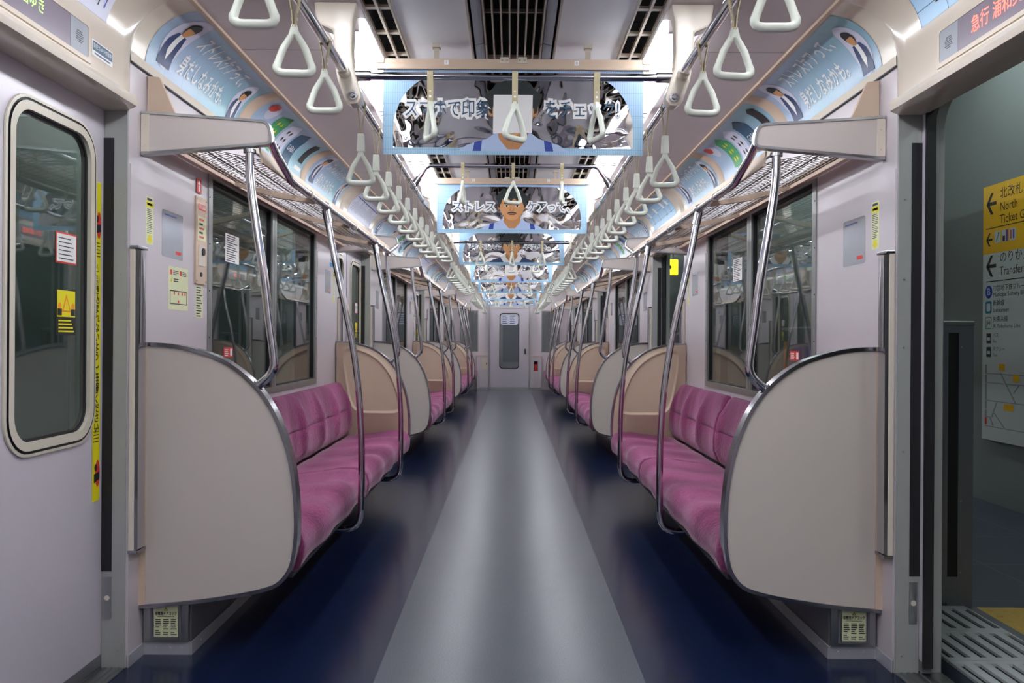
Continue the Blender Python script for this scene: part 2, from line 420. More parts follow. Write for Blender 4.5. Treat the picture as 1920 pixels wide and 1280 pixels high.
# baseboards
for s in (-1, 1):
    mb = MB()
    for k in BAYS + [3]:
        y = ybay(k); e = y+LB if k < 3 else YEND-0.02
        mb.box(XW-0.009, XW-0.004, y-0.084, y+0.04, 0, 0.042)
        mb.box(1.128, XW-0.006, y+0.035, y+0.04, 0, 0.045)
        mb.box(1.122, 1.127, y+0.035, e-0.04, 0, 0.045)
        if k < 3: mb.box(XW-0.009, XW-0.004, e-0.04, e+0.084, 0, 0.042)
        for q in range(8): mb.cyl((1.122, y+0.12+q*0.4 if k < 3 else y+0.1+q*0.15, 0.024), (-1, 0, 0), 0.004, 0.002, 8)
        for x in (1.16, 1.2, 1.25): mb.cyl((x, y+0.035, 0.024), (0, -1, 0), 0.0045, 0.003, 8)
    mb.flip(s)
    struct('baseboard_' + SIDE[s], mb.mesh('baseboard', [mat('kick_plate_steel', '#c6c6cc', 0.35, 0.45)], smooth=30))

# outer body frames round the doorways (rounded top corners), sills
for s in (-1, 1):
    for k in range(4):
        mb = MB(); c = doorc(k)
        op = []
        r = 0.13; hw = 0.69; top = 1.95
        op = [(-hw, -0.02), (-hw, 0.6), (-hw, 1.3)] + [(-hw + r - r*math.cos(t), top - r + r*math.sin(t)) for t in [i*PI/14 for i in range(8)]]
        op += [(0, top)] + [(-p[0], p[1]) for p in reversed(op[0:11])]
        n_ = len(op)
        # strip: frame face around the opening
        inner = op; outer = [(-0.80 if p[0] < -0.3 else (0.80 if p[0] > 0.3 else 0), p[1] if p[1] < 1.35 else 2.12) for p in op]
        rings = [[(x, p[0], p[1]) for p in L] for x, L in ((1.425, inner), (1.445, inner), (1.457, inner), (1.457, outer), (1.425, outer))]
        # tidy outer corners
        mbf = MB(); N = n_
        vs = []; fs = []
        for L_i in range(5): vs += rings[L_i]
        for i in range(4):
            for j in range(N-1): fs.append((i*N+j, i*N+j+1, (i+1)*N+j+1, (i+1)*N+j))
        mbf.add(vs, fs)
        mbf.xf(lambda x, y, z: (x*s, y + c, z))
        nt_ += 1; struct('trim_%d' % nt_, mbf.mesh('body_frame', [M_JAMB], smooth=40))
        mb = MB(); mb.box(1.30, 1.46, c-0.69, c+0.69, -0.03, 0.004)
        for q in range(5): mb.box(1.315+q*0.022, 1.322+q*0.022, c-0.68, c+0.68, 0.004, 0.008)
        mb.flip(s); nt_ += 1; struct('trim_%d' % nt_, mb.mesh('door_sill', [M_STEEL], smooth=0))

# ------------------------------------------------------------------ cove and header above the walls
def cove(t, X=1.10, rx=0.20, Z=2.075, rz=0.195):     # t in degrees, 0 = bottom at the wall
    a = math.radians(t); return (X + rx*math.cos(a), Z + rz*math.sin(a))
for s in (-1, 1):
    mb = MB()
    secs = [(-3.0, 1.244)] + [(ybay(k)-0.086, ybay(k)+LB+0.086) for k in BAYS] + [(ENDB-0.086, YEND)]
    prof = [(1.335, 2.05), (1.30, 2.05), (1.294, 2.055), (1.294, 2.088), (1.30, 2.092)] + [cove(t) for t in range(6, 91, 6)] + [(1.09, 2.262), (1.08, 2.262), (1.08, 2.30)]
    for a, b_ in secs:
        mb.loft([[(p[0], y, p[1]) for p in prof] for y in (a, b_)], caps=False, closed=False)
        mb.loft([[(p[0], y, p[1]) for p in [(1.299, 2.05), (1.290, 2.05), (1.290, 2.054), (1.299, 2.054)]] for y in (a, b_)], mi=1)
    # headers above the doorways
    hp = [(1.385, 1.885), (1.285, 1.885), (1.266, 1.892), (1.262, 1.908), (1.268, 1.924), (1.285, 1.936), (1.285, 2.06)] + [(1.09+0.195*math.cos(math.radians(t)), 2.06+0.21*math.sin(math.radians(t))) for t in range(6, 91, 6)] + [(1.08, 2.272)]
    hq = [(1.385, 1.885), (1.31, 1.885), (1.304, 1.892), (1.302, 1.908), (1.302, 1.924), (1.302, 1.936), (1.30, 2.07)] + [cove(t) for t in range(6, 91, 6)] + [(1.08, 2.272)]
    for k in range(4):
        c = doorc(k)
        rs = []
        for yy, w in ((-0.70, 0), (-0.685, 0.35), (-0.66, 0.75), (-0.61, 1), (0.61, 1), (0.66, 0.75), (0.685, 0.35), (0.70, 0)):
            rs.append([(q[0] + (p[0]-q[0])*w, c + yy, q[1] + (p[1]-q[1])*w) for p, q in zip(hp, hq)])
        mb.loft(rs, caps=False, closed=False, mi=2)
        # header lip reaches a little farther than the face
        lip = [(1.385, 1.884), (1.285, 1.884), (1.262, 1.892), (1.258, 1.91), (1.266, 1.926), (1.30, 1.93), (1.385, 1.93)]
        mb.loft([[(p[0] + (0.02 if abs(yy) > 0.68 else 0), c+yy, p[1]) for p in lip] for yy in (-0.685, -0.665, 0.665, 0.685)], mi=2)
    mb.flip(s)
    nt_ += 1; struct('trim_%d' % nt_, mb.mesh('cove', [M_CREAM, M_INK, M_HEAD], smooth=35))

# ------------------------------------------------------------------ ceiling
mb = MB()
for s in (-1, 1):
    def bx(x0, x1, z0, z1, mi=0, y0=-3.0, y1=YEND): mb.box(min(s*x0, s*x1), max(s*x0, s*x1), y0, y1, z0, z1, mi)
    bx(0.69, 1.085, 2.262, 2.30, 1)
    bx(0.17, 0.425, 2.29, 2.31, 0)
    bx(0.162, 0.170, 2.285, 2.31, 2); bx(0.425, 0.432, 2.286, 2.31, 2)
    bx(1.078, 1.095, 2.250, 2.268, 3)
    y = 0.87-2.41
    while y < YEND:
        bx(0.69, 1.085, 2.2612, 2.262, 4, y-0.0015, y+0.0015); y += 2.41
    for k in range(-1, 4): bx(0.531, 0.69, 2.2625, 2.30, 1, ybay(k)-0.17+0.005, ybay(k)+0.068)
mb.box(-1.10, 1.10, -3.0, YEND, 2.44, 2.46, 5)
mb.box(-1.12, -1.08, -3.0, YEND, 2.30, 2.46, 5); mb.box(1.08, 1.12, -3.0, YEND, 2.30, 2.46, 5)
struct('ceiling', mb.mesh('ceiling', [M_CEIL, M_SIDECEIL, M_SLAT, M_BEIGE, M_GREY, M_DARK], smooth=0))

SEG = [-1.54 + 2.41*i for i in range(9)]     # ceiling module lines (… 3.28, 5.69 …)
def seglen(i): return min(2.41, YEND - SEG[i])
SEGW = ['behind the camera', 'above the camera', 'nearest', 'second nearest', 'third nearest', 'fourth nearest', 'fifth nearest', 'sixth nearest', 'farthest']
# central diffuser: long slats between grey sloping plates
def diffuser_mesh(L):
    a, c = MB(), MB(); b2 = a
    for i in range(8):
        x = (i-3.5)*0.0315
        a.prism([(x-0.003, 2.288), (x+0.003, 2.288), (x+0.003, 2.345), (x-0.003, 2.345)], 'xz', 0.004, L-0.004)
    y = 0.24
    while y < L-0.1: b2.box(-0.112, 0.112, y, y+0.012, 2.318, 2.33); y += 0.48
    for s in (-1, 1):
        c.prism([(s*0.152, 2.284), (s*0.118, 2.292), (s*0.112, 2.30), (s*0.118, 2.40), (s*0.152, 2.40)], 'xz', 0.003, L-0.003)
    c.box(-0.15, 0.15, 0.003, L-0.003, 2.40, 2.42, 1)
    return a.mesh('slats', [M_SLAT], smooth=0), c.mesh('housing', [M_GREY, M_DARK], smooth=0)
def slot_mesh(L, s):
    a, b2 = MB(), MB()
    b2 = a
    for x in (0.434, 0.4815, 0.528): a.box(x-0.0045 if x > .47 and x < .5 else x-0.003, x+0.0045 if x > .47 and x < .5 else x+0.003, 0.003, L-0.003, 2.282, 2.30)
    y = 0.12
    while y < L-0.05: b2.box(0.435, 0.5265, y, y+0.022, 2.288, 2.298); y += 0.241
    c = MB(); c.box(0.432, 0.44, 0.003, L-0.003, 2.30, 2.38); c.box(0.522, 0.53, 0.003, L-0.003, 2.30, 2.38); c.box(0.432, 0.53, 0.003, L-0.003, 2.38, 2.39, 0)
    for m in (a, c): m.flip(s)
    return a.mesh('grille', [M_SLAT], smooth=0), c.mesh('duct', [M_DARK], smooth=0)
_c = {}
def cached(key, fn):
    if key not in _c: _c[key] = fn()
    return _c[key]
for i in range(1, 9):
    L = seglen(i); Lk = round(L, 2)
    sl, hs = cached(('dif', Lk), lambda: diffuser_mesh(L))
    t = thing('ceiling_diffuser', 'long slatted air diffuser along the ceiling centre, %s section' % SEGW[i], 'air vent', (0, SEG[i], 0), 'central ceiling diffuser sections')
    link('slats', sl, t); link('housing', hs, t)
    for s in (-1, 1):
        ra, du = cached(('slot', Lk, s), lambda: slot_mesh(L, s))
        t = thing('line_vent', 'narrow double row ceiling vent inside the %s lamp row, %s section' % (SIDE[s], SEGW[i]), 'air vent', (0, SEG[i], 0), 'narrow ceiling vents')
        link('grille', ra, t); link('duct', du, t)

# lamps: white tray with two glowing tubes, four to a car section with a gap at the rail brackets
LL = 1.14
def lamp_meshes(L, s):
    tr = MB()
    tr.prism([(0.532, 2.268), (0.532, 2.312), (0.690, 2.312), (0.690, 2.260), (0.684, 2.260), (0.680, 2.302), (0.542, 2.302), (0.538, 2.268)], 'xz', 0.004, L-0.004)
    tr.flip(s)
    tubes = []
    for x in (0.575, 0.645):
        t = MB(); t.tube([(x*s, 0.05, 2.250), (x*s, 0.075, 2.250), (x*s, L-0.075, 2.250), (x*s, L-0.05, 2.250)], [0.012, 0.0165, 0.0165, 0.012], 8)
        tubes.append(t.mesh('tube', [M_TUBE], smooth=60))
    caps = []
    for x in (0.575, 0.645):
        for y in (0.028, L-0.05):
            c = MB(); c.box(x*s-0.015, x*s+0.015, y, y+0.022, 2.232, 2.301); caps.append(c.mesh('cap', [M_WHITE], smooth=0))
    e = MB()
    for y in (0.0, L-0.004): e.box(min(s*.534, s*.688), max(s*.534, s*.688), y, y+0.004, 2.268, 2.312)
    return tr.mesh('tray', [M_TRAY], smooth=0), tubes, caps
lampY = []
for k in range(-2, 4):
    for q in range(4):
        y = ybay(k) + 0.07 + q*1.145
        if y > -3.0 and y + LL < YEND: lampY.append(y)
VIS = [y for y in lampY if y + LL > 2.7]
for s in (-1, 1):
    tr, tb, cp = lamp_meshes(LL, s)
    for y in lampY:
        lab = ('twin tube ceiling lamp in the %s row, %s one ahead of the camera' % (SIDE[s], (NUM + ['thirteenth', 'fourteenth', 'fifteenth'])[VIS.index(y)])) if y in VIS else 'twin tube ceiling lamp in the %s row above and behind the camera' % SIDE[s]
        t = thing('ceiling_lamp', lab, 'lamp', (0, y, 0), 'twin tube lamps in the %s row' % SIDE[s])
        link('tray', tr, t)
        for m in cp: link('end_cap', m, t)
        for m in tb: link('lamp_tube', m, t)

# ------------------------------------------------------------------ benches
def cushion_mesh(s, y0, y1, nseat):
    prof = [(1.21, 0.30), (1.21, 0.38), (1.19, 0.408), (1.10, 0.412), (0.98, 0.425), (0.88, 0.438), (0.81, 0.440), (0.775, 0.430), (0.752, 0.408), (0.742, 0.375), (0.745, 0.335), (0.757, 0.300), (0.775, 0.286), (0.95, 0.284), (1.21, 0.284)]
    rings = []; N = 14*nseat; w = (y1-y0)/nseat
    ys = [0, 0.004, 0.012, 0.025] + [(i/N)*(y1-y0) for i in range(1, N) if 0.03 < (i/N)*(y1-y0) < (y1-y0)-0.03] + [(y1-y0)-0.025, (y1-y0)-0.012, (y1-y0)-0.004, (y1-y0)]
    for y in ys:
        e = min(y, (y1-y0)-y); sh = 0.014*(1-min(1, e/0.025))**2
        ph = math.cos(2*PI*y/w); r = []
        for (x, z) in prof:
            dz = 0; dx = 0
            if z > 0.39 and x < 1.2:
                k_ = math.sin(max(0, min(1, (1.2-x)/0.45))*PI)
                dz = 0.007*ph*k_ + 0.006*ph*(1 if x < 0.9 else 0.3)
            if x < 0.80: dx = -0.006*math.cos(2*PI*y/w)
            xx = x + dx + (sh if x < 1.0 else -sh*0); zz = z + dz - (sh if z > 0.36 else -sh*0.3)
            r.append((xx*s, y0+y, zz))
        rings.append(r)
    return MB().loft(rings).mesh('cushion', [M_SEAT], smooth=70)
def back_mesh(s, y0, y1, nseat):
    prof = [(1.288, 0.42), (1.288, 0.785), (1.275, 0.801), (1.257, 0.803), (1.240, 0.792), (1.224, 0.757), (1.208, 0.70), (1.196, 0.64), (1.191, 0.604), (1.192, 0.6), (1.189, 0.596), (1.184, 0.55), (1.183, 0.49), (1.19, 0.43), (1.205, 0.415), (1.25, 0.412)]
    rings = []; N = 14*nseat; w = (y1-y0)/nseat
    ys = [0, 0.006, 0.016, 0.03] + [(i/N)*(y1-y0) for i in range(1, N) if 0.035 < (i/N)*(y1-y0) < (y1-y0)-0.035] + [(y1-y0)-0.03, (y1-y0)-0.016, (y1-y0)-0.006, (y1-y0)]
    for y in ys:
        e = min(y, (y1-y0)-y); sh = 0.03*(1-min(1, e/0.03))**2
        r = []
        for (x, z) in prof:
            dx = 0
            if x < 1.245 and z > 0.44:
                pv = max(0, min(1, (0.775-z)/0.10)); ph = math.cos(2*PI*y/w)
                dx = -0.030*(ph**3 if ph > 0 else ph*0.25)*pv*(0.55 + 0.45*math.cos((z-0.66)*6))
                if abs(z-0.6) < 0.003: dx += 0.004 * (1 if ph < 0.55 else 0)
            xx = x + dx + (sh*0.9 if x < 1.26 else 0); zz = z - ((0.045*(1-min(1, e/0.06))**2) if z > 0.72 else 0)
            r.append((xx*s, y0+y, zz))
        rings.append(r)
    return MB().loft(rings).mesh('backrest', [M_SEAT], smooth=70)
BENCHW = ['nearest of the three long benches', 'middle one of the three long benches', 'farthest of the three long benches']
def bench(s, k):
    y = ybay(k); L = LB if k < 3 else YEND-0.03-y
    a0, a1 = 0.05, L-(0.05 if k < 3 else 0.115)
    lab = ('long magenta bench on the %s, %s' % (SIDE[s], BENCHW[k])) if k < 3 else 'short magenta bench on the %s against the end wall' % SIDE[s]
    t = thing('bench_seat', lab, 'bench', (0, y, 0), 'magenta moquette benches')
    if k < 3:
        w = (a1-a0)/7; cut = a0 + w*(3 if s < 0 else 4); parts = ((a0, cut, 3 if s < 0 else 4), (cut, a1, 4 if s < 0 else 3))
    else: parts = ((a0, a1, 3),)
    for (p, q, n_) in parts:
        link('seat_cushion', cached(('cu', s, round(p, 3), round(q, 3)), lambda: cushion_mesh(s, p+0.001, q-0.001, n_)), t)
    for (p, q, n_) in parts:
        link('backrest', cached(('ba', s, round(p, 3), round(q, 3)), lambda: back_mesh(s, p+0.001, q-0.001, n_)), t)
    def und():
        m = MB(); m.box(0.80, 1.285, a0+0.01, a1-0.01, 0.262, 0.283, 0); m.box(0.775, 0.80, a0+0.01, a1-0.01, 0.268, 0.283, 0)
        return m.flip(s).mesh('frame', [M_UNDER], smooth=0)
    def hb():
        m = MB(); m.box(1.13, 1.285, a0, a1, 0.0, 0.261, 0)
        return m.flip(s).mesh('box', [M_SEATBOX], smooth=0, bevel=0.003)
    link('seat_frame', cached(('un', s, round(L, 2)), und), t)
    link('heater_box', cached(('hb', s, round(L, 2)), hb), t)
for k in BAYS + [3]:
    for s in (-1, 1): bench(s, k)

# ------------------------------------------------------------------ partition panels
OUTL = [(1.292, 1.095), (1.208, 1.092), (1.134, 1.081), (1.04, 1.053), (0.966, 1.013), (0.895, 0.952), (0.838, 0.875), (0.797, 0.782), (0.768, 0.68), (0.753, 0.568), (0.748, 0.466), (0.753, 0.382), (0.768, 0.317), (0.803, 0.268), (0.853, 0.243), (0.961, 0.219), (1.128, 0.195), (1.292, 0.180)]
PATH = [(p.x, p.y) for p in smooth_path([Vector(p).to_3d() for p in OUTL], 4)]
def panel_meshes(s, d):
    core = MB(); core.prism(PATH, 'xz', 0.002, 0.036); 
    rim = MB(); rim.ribbon(PATH, 0.013, -0.004, 0.048)
    lin = MB()
    C = Vector((1.03, 0.70)); N = 72
    rec = [(1.21, 1.045), (1.13, 1.035), (1.04, 1.0), (0.965, 0.945), (0.905, 0.87), (0.865, 0.79), (0.835, 0.70), (0.82, 0.62), (0.83, 0.585), (0.87, 0.575), (1.0, 0.575), (1.09, 0.577), (1.15, 0.60), (1.185, 0.66), (1.21, 0.78), (1.232, 0.92), (1.235, 1.01)]
    recp = [(p.x, p.y) for p in smooth_path([Vector(p).to_3d() for p in rec + [rec[0]]], 5)][:-1]
    C = Vector((1.03, 0.78))
    def hit(poly, a):
        d_ = Vector((math.cos(a), math.sin(a))); best = None
        n = len(poly)
        for i in range(n):
            p = Vector(poly[i]) - C; q = Vector(poly[(i+1) % n]) - C; e = q-p
            den = d_.x*e.y - d_.y*e.x
            if abs(den) < 1e-12: continue
            t = (p.x*e.y - p.y*e.x)/den; u = (p.x*d_.y - p.y*d_.x)/den
            if t > 0 and -1e-6 <= u <= 1+1e-6: best = t if best is None else max(best, t)
        return C + d_*best
    angs = [2*PI*i/N for i in range(N)]
    for cx_, cz_ in (OUTL[0], OUTL[-1]):
        a = math.atan2(cz_-C.y, cx_-C.x) % (2*PI); j = min(range(N), key=lambda i: abs(angs[i]-a)); angs[j] = a
    out = [hit(PATH, a) for a in angs]; rin = [hit(recp, a) for a in angs]
    def sc(f_): return [C + (p-C)*f_ for p in rin]
    rings = [[(p.x, 0.037, p.y) for p in out], [(p.x, 0.046, p.y) for p in [C + (q-C)*0.985 for q in out]], [(p.x, 0.046, p.y) for p in sc(1.045)], [(p.x, 0.050, p.y) for p in sc(1.02)], [(p.x, 0.049, p.y) for p in sc(1.0)], [(p.x, 0.040, p.y) for p in sc(0.965)], [(p.x, 0.037, p.y) for p in sc(0.93)]]
    lin.loft(rings, caps=False); lin.add([(p.x, 0.037, p.y) for p in sc(0.93)], [tuple(range(N))])
    fl = MB(); fl.box(1.272, 1.296, -0.003, 0.0015, 0.185, 1.088)
    for z in (0.24, 0.3, 0.6, 0.9, 1.05): fl.cyl((1.284, -0.003, z), (0, -1, 0), 0.0035, 0.002, 8)
    for m in (core, rim, lin, fl): m.flip(s, d)
    return (core.mesh('core', [M_PANEL], smooth=0), rim.mesh('rim', [M_CHROME if False else M_STEELP], smooth=50), lin.mesh('liner', [M_LINER], smooth=60), fl.mesh('flange', [M_BEIGE], smooth=0))
M_STEELP = mat('polished_steel_edge', '#a9a8ae', 0.2, 1.0)
def panel(s, d, y, lab):
    core, rim, lin, fl = cached(('panel', s, d), lambda: panel_meshes(s, d))
    t = thing('partition_panel', lab, 'seat partition', (0, y, 0), 'curved seat end partitions')
    link('board', core, t); link('edge_trim', rim, t, label='polished steel edge trim'); link('inner_liner', lin, t, label='beige moulded liner with a recess'); link('mounting_strip', fl, t)
for k in BAYS + [3]:
    for s in (-1, 1):
        w = (['nearest', 'middle', 'farthest'][k] + ' long bench') if k < 3 else 'short end bench'
        panel(s, 1, ybay(k), 'curved cream partition with steel edge at the camera end of the %s' % bn(k, s))
        if k < 3: panel(s, -1, ybay(k)+LB, 'curved beige partition with steel edge at the far end of the %s' % bn(k, s))

# emergency door-cock cover below the near partitions
def cock(s, k):
    t = thing('door_cock_cover', 'grey steel cover with yellow notice under the %s partition' % bn(k, s), 'cover', (s*1.21, ybay(k)+0.033, 0.0), 'door cock covers')
    def mk():
        a = MB(); a.box(-0.08, 0.077, -0.006, 0.0, 0.046, 0.205); a2 = MB()
        plate_hole(a2, (-0.055*1, 0.055, 0.058, 0.19), rrect(-0.048, 0.048, 0.065, 0.183, 0.008), -0.010, -0.006, 'xz')
        st = MB(); P = lambda u, v: (u, -0.0075, v); Q = lambda u, v: (u, -0.0085, v)
        st.flat([(-0.042, 0.066), (0.042, 0.066), (0.042, 0.176), (-0.042, 0.176)], P, 0)
        st.flat([(-0.007, 0.158), (0.007, 0.158), (0, 0.171)], Q, 1)
        st.flat([(-0.0045, 0.1595), (0.0045, 0.1595), (0, 0.168)], lambda u, v: (u, -0.009, v), 3)
        put_text(st, '!', 0.008, lambda u, v: (u, -0.0094, v), 0, 0.1635, 1)
        put_text(st, '非常用ドアコック', 0.0135, Q, 0, 0.148, 1, sx=0.72, off=0.0004)
        st.flat([(-0.03, 0.137), (0.03, 0.137), (0.03, 0.1385), (-0.03, 0.1385)], Q, 1)
        rnd = random.Random(3)
        for c_ in range(3):
            for r_ in range(9):
                if rnd.random() < 0.15: continue
                u0 = -0.037+c_*0.027; v0 = 0.073+r_*0.0066; w_ = 0.012+rnd.random()*0.01
                st.flat([(u0, v0), (u0+w_, v0), (u0+w_, v0+0.0032), (u0, v0+0.0032)], Q, 1)
        return a.mesh('cover', [M_STEEL], smooth=0), a2.mesh('frame', [M_SEATBOX], smooth=0), st.mesh('notice', [M_LIME, M_INK, M_RED, M_YEL], smooth=0, normals=False)
    a, fr, st = cached('cock', mk)
    link('cover_plate', a, t); link('frame', fr, t); link('notice', st, t, label='pale yellow door cock notice with black print')
for k in BAYS:
    for s in (-1, 1): cock(s, k)

# ------------------------------------------------------------------ luggage racks
RX, RZ = 0.862, 1.729
def rack_meshes(s, L, full=True):
    """local y from 0 to L"""
    plate = [(1.296, 1.903), (0.878, 1.875), (0.860, 1.868), (0.850, 1.848), (0.845, 1.815), (0.850, 1.801), (0.866, 1.796), (1.296, 1.759)]
    pp = [(1.296, 1.903)] + [(p.x, p.y) for p in smooth_path([Vector(p).to_3d() for p in plate[1:7]], 3)] + [(1.296, 1.759)]
    out = {}
    ends = [(0, 1)] + ([(L, -1)] if full else [])
    pl, rm, fl = [], [], []
    for y, d in ends:
        a = MB(); a.prism(pp, 'xz', 0.0, 0.028); r = MB(); r.ribbon(pp, 0.009, -0.004, 0.032)
        f_ = MB(); f_.box(1.268, 1.297, -0.003, 0.0, 1.766, 1.896)
        for z in (1.79, 1.86): f_.cyl((1.283, -0.003, z), (0, -1, 0), 0.0035, 0.003, 8)
        for m in (a, r, f_): m.flip(s, d).xf(lambda X, Y_, Z: (X, Y_+y, Z))
        pl.append(a.mesh('plate', [M_PANEL2], smooth=40)); rm.append(r.mesh('plate_trim', [M_STEEL], smooth=50)); fl.append(f_.mesh('flange', [M_CREAM], smooth=0))
    out['plates'] = list(zip(pl, rm, fl))
    bd = 0.36
    path = [(0.853, 0.012, 1.812), (0.853, 0.03, 1.806), (0.856, 0.10, 1.785), (RX-0.002, 0.27, 1.746), (RX, 0.32, 1.733), (RX, bd+0.03, RZ)]
    if full: path += [(RX, L*0.33, RZ), (RX, L*0.66, RZ)] + [(x, L-y, z) for x, y, z in reversed(path)]
    else: path += [(RX, L-0.02, RZ)]
    rail = MB(); rail.tube([(x*s, y, z) for x, y, z in path], 0.0155, 12); out['rail'] = rail.mesh('rail', [M_CHROME], smooth=60)
    def zf(x): return 1.742 + (x-0.875)*(1.822-1.742)/(1.25-0.875)
    sh = MB(); x = 0.905
    while x < 1.235:
        sh.tube([(x*s, 0.03, zf(x)), (x*s, L-0.03, zf(x))], 0.0018, 4); x += 0.055
    for xx in (0.97, 0.978, 1.09, 1.098, 1.20, 1.208): sh.tube([(xx*s, 0.03, zf(xx)-0.004), (xx*s, L-0.03, zf(xx)-0.004)], 0.0018, 4)
    y = 0.05
    while y < L-0.03:
        sh.tube([(0.885*s, y, zf(0.885)+0.003), (1.25*s, y, zf(1.25)+0.003)], 0.0013, 4); y += 0.045
    out['shelf'] = sh.mesh('shelf', [M_WIRE], smooth=0)
    fb = MB(); fb.prism([(0.880, 1.735), (0.888, 1.735), (0.896, 1.786), (0.890, 1.789)], 'xz', 0.03, L-0.03); fb.flip(s); out['front'] = fb.mesh('front', [M_BEIGE], smooth=0)
    bb = MB(); bb.prism([(1.238, 1.800), (1.262, 1.800), (1.262, 1.845), (1.252, 1.845), (1.238, 1.826)], 'xz', 0.03, L-0.03); bb.flip(s); out['back'] = bb.mesh('back', [M_BROWN], smooth=0)
    br = []
    ybs = [0.82, 1.63, 2.44] if full else [0.7]
    for y in ybs:
        m = MB(); m.prism([(0.888, zf(0.888)-0.006), (0.888, zf(0.888)-0.024), (1.05, zf(1.05)-0.034), (1.24, zf(1.24)-0.022), (1.24, zf(1.24)-0.006)], 'xz', y-0.012, y+0.012); m.flip(s); br.append(m.mesh('beam', [M_BEIGE], smooth=0))
    out['beams'] = br
    gs = []
    for y, d in ends:
        m = MB(); m.prism([(1.296, 2.045), (1.255, 2.040), (1.245, 2.02), (1.19, 1.895), (1.296, 1.90)], 'xz', 0.045, 0.062); m.flip(s, d).xf(lambda X, Y_, Z: (X, Y_+y, Z)); gs.append(m.mesh('gusset', [M_BEIGE], smooth=0, bevel=0.002))
    out['gussets'] = gs
    cl = []
    for y in ([0.63, 1.64, 2.63] if full else [0.55]):
        m = MB(); m.tube([(RX*s, y-0.009, RZ), (RX*s, y+0.009, RZ)], 0.0185, 12); m.box(min(s*0.868, s*0.89), max(s*0.868, s*0.89), y-0.007, y+0.007, RZ+0.008, RZ+0.03); cl.append(m.mesh('clip', [M_CREAM], smooth=50))
    out['clips'] = cl
    return out
M_PANEL2 = mat('rack_plate_laminate', '#d0c6c2', 0.3, var=0.03)
M_WIRE = mat('rack_wire', '#6f6660', 0.4, 0.6)
M_BROWN = mat('rack_bar_beige', '#b89d8c', 0.5, spec=0.3, var=0.04)
def rack(s, k):
    y = ybay(k); L = LB if k < 3 else YEND-0.03-y
    o = cached(('rack', s, round(L, 2)), lambda: rack_meshes(s, L, k < 3))
    w = (['nearest', 'middle', 'farthest'][k] + ' long bench') if k < 3 else 'short end bench'
    t = thing('luggage_rack', 'wire mesh luggage rack with chrome front rail above the %s' % bn(k, s), 'luggage rack', (0, y, 0), 'overhead luggage racks')
    for p, r, f_ in o['plates']:
        e = link('end_plate', p, t); link('edge_trim', r, e); link('mounting_strip', f_, e)
    link('front_rail', o['rail'], t, label='chrome tube rail'); link('wire_shelf', o['shelf'], t); link('front_beam', o['front'], t, label='beige front beam'); link('back_bar', o['back'], t)
    for b_ in o['beams']: link('shelf_beam', b_, t)
    for b_ in o['gussets']: link('wall_bracket', b_, t)
    for b_ in o['clips']: link('rail_clip', b_, t)
for k in BAYS + [3]:
    for s in (-1, 1): rack(s, k)

# ------------------------------------------------------------------ grab poles
PA = [(0.925, 0, 1.778), (0.922, 0, 1.67), (0.899, 0, 1.503), (0.872, 0, 1.333), (0.853, 0, 1.182), (0.836, 0, 1.06), (0.836, 0, 1.015), (0.855, 0, 0.982), (0.895, 0, 0.948)]
PB = [(RX, 0, 1.715), (0.828, 0, 1.525), (0.779, 0, 1.303), (0.738, 0, 1.106), (0.709, 0, 0.909), (0.694, 0, 0.711), (0.690, 0, 0.55), (0.690, 0, 0.40), (0.695, 0, 0.300), (0.715, 0, 0.255), (0.76, 0, 0.238), (0.81, 0, 0.238)]
def pole_mesh(kind, s):
    m = MB(); p = smooth_path(PA if kind == 'a' else PB, 5); m.tube([(q.x*s, q.y, q.z) for q in p], 0.0155, 12, up=(0, 1, 0))
    c = MB()
    if kind == 'b':
        c.tube([(RX*s-0.0*s, 0, 1.713), ((RX-0.012)*s, 0, 1.655)], 0.0195, 14); c.tube([(RX*s, -0.022, RZ), (RX*s, 0.022, RZ)], 0.0205, 14)
    else:
        c.tube([(0.925*s, 0, 1.780), (0.925*s, 0, 1.768)], 0.022, 14)
        c2 = MB(); c2.tube([(0.886*s, 0, 0.956), (0.899*s, 0, 0.945)], 0.021, 14)
    cs = [c.mesh('collar', [M_STEELP], smooth=50)]
    if kind == 'a': cs.append(c2.mesh('collar', [M_STEELP], smooth=50))
    return m.mesh('pole', [M_CHROME], smooth=60), cs
def pole(kind, s, y, lab):
    a, c = cached(('pole', kind, s), lambda: pole_mesh(kind, s))
    t = thing('grab_pole', lab, 'grab pole', (0, y, 0), 'chrome grab poles by the benches')
    link('tube', a, t)
    for q in c: link('collar', q, t, label='steel clamp collar')
for k in BAYS + [3]:
    for s in (-1, 1):
        w = '%s %s' % (SIDE[s], (['nearest', 'middle', 'farthest'][k] + ' long bench') if k < 3 else 'short end bench')
        y = ybay(k)
        pole('a', s, y+0.022, 'short chrome pole between rack and partition, camera end of the %s' % bn(k, s))
        if k < 3:
            pole('b', s, y+0.944, 'tall curved chrome pole at the front of the %s, nearer of two' % bn(k, s))
            pole('b', s, y+LB-0.944, 'tall curved chrome pole at the front of the %s, farther of two' % bn(k, s))
            pole('a', s, y+LB-0.022, 'short chrome pole between rack and partition, far end of the %s' % bn(k, s))

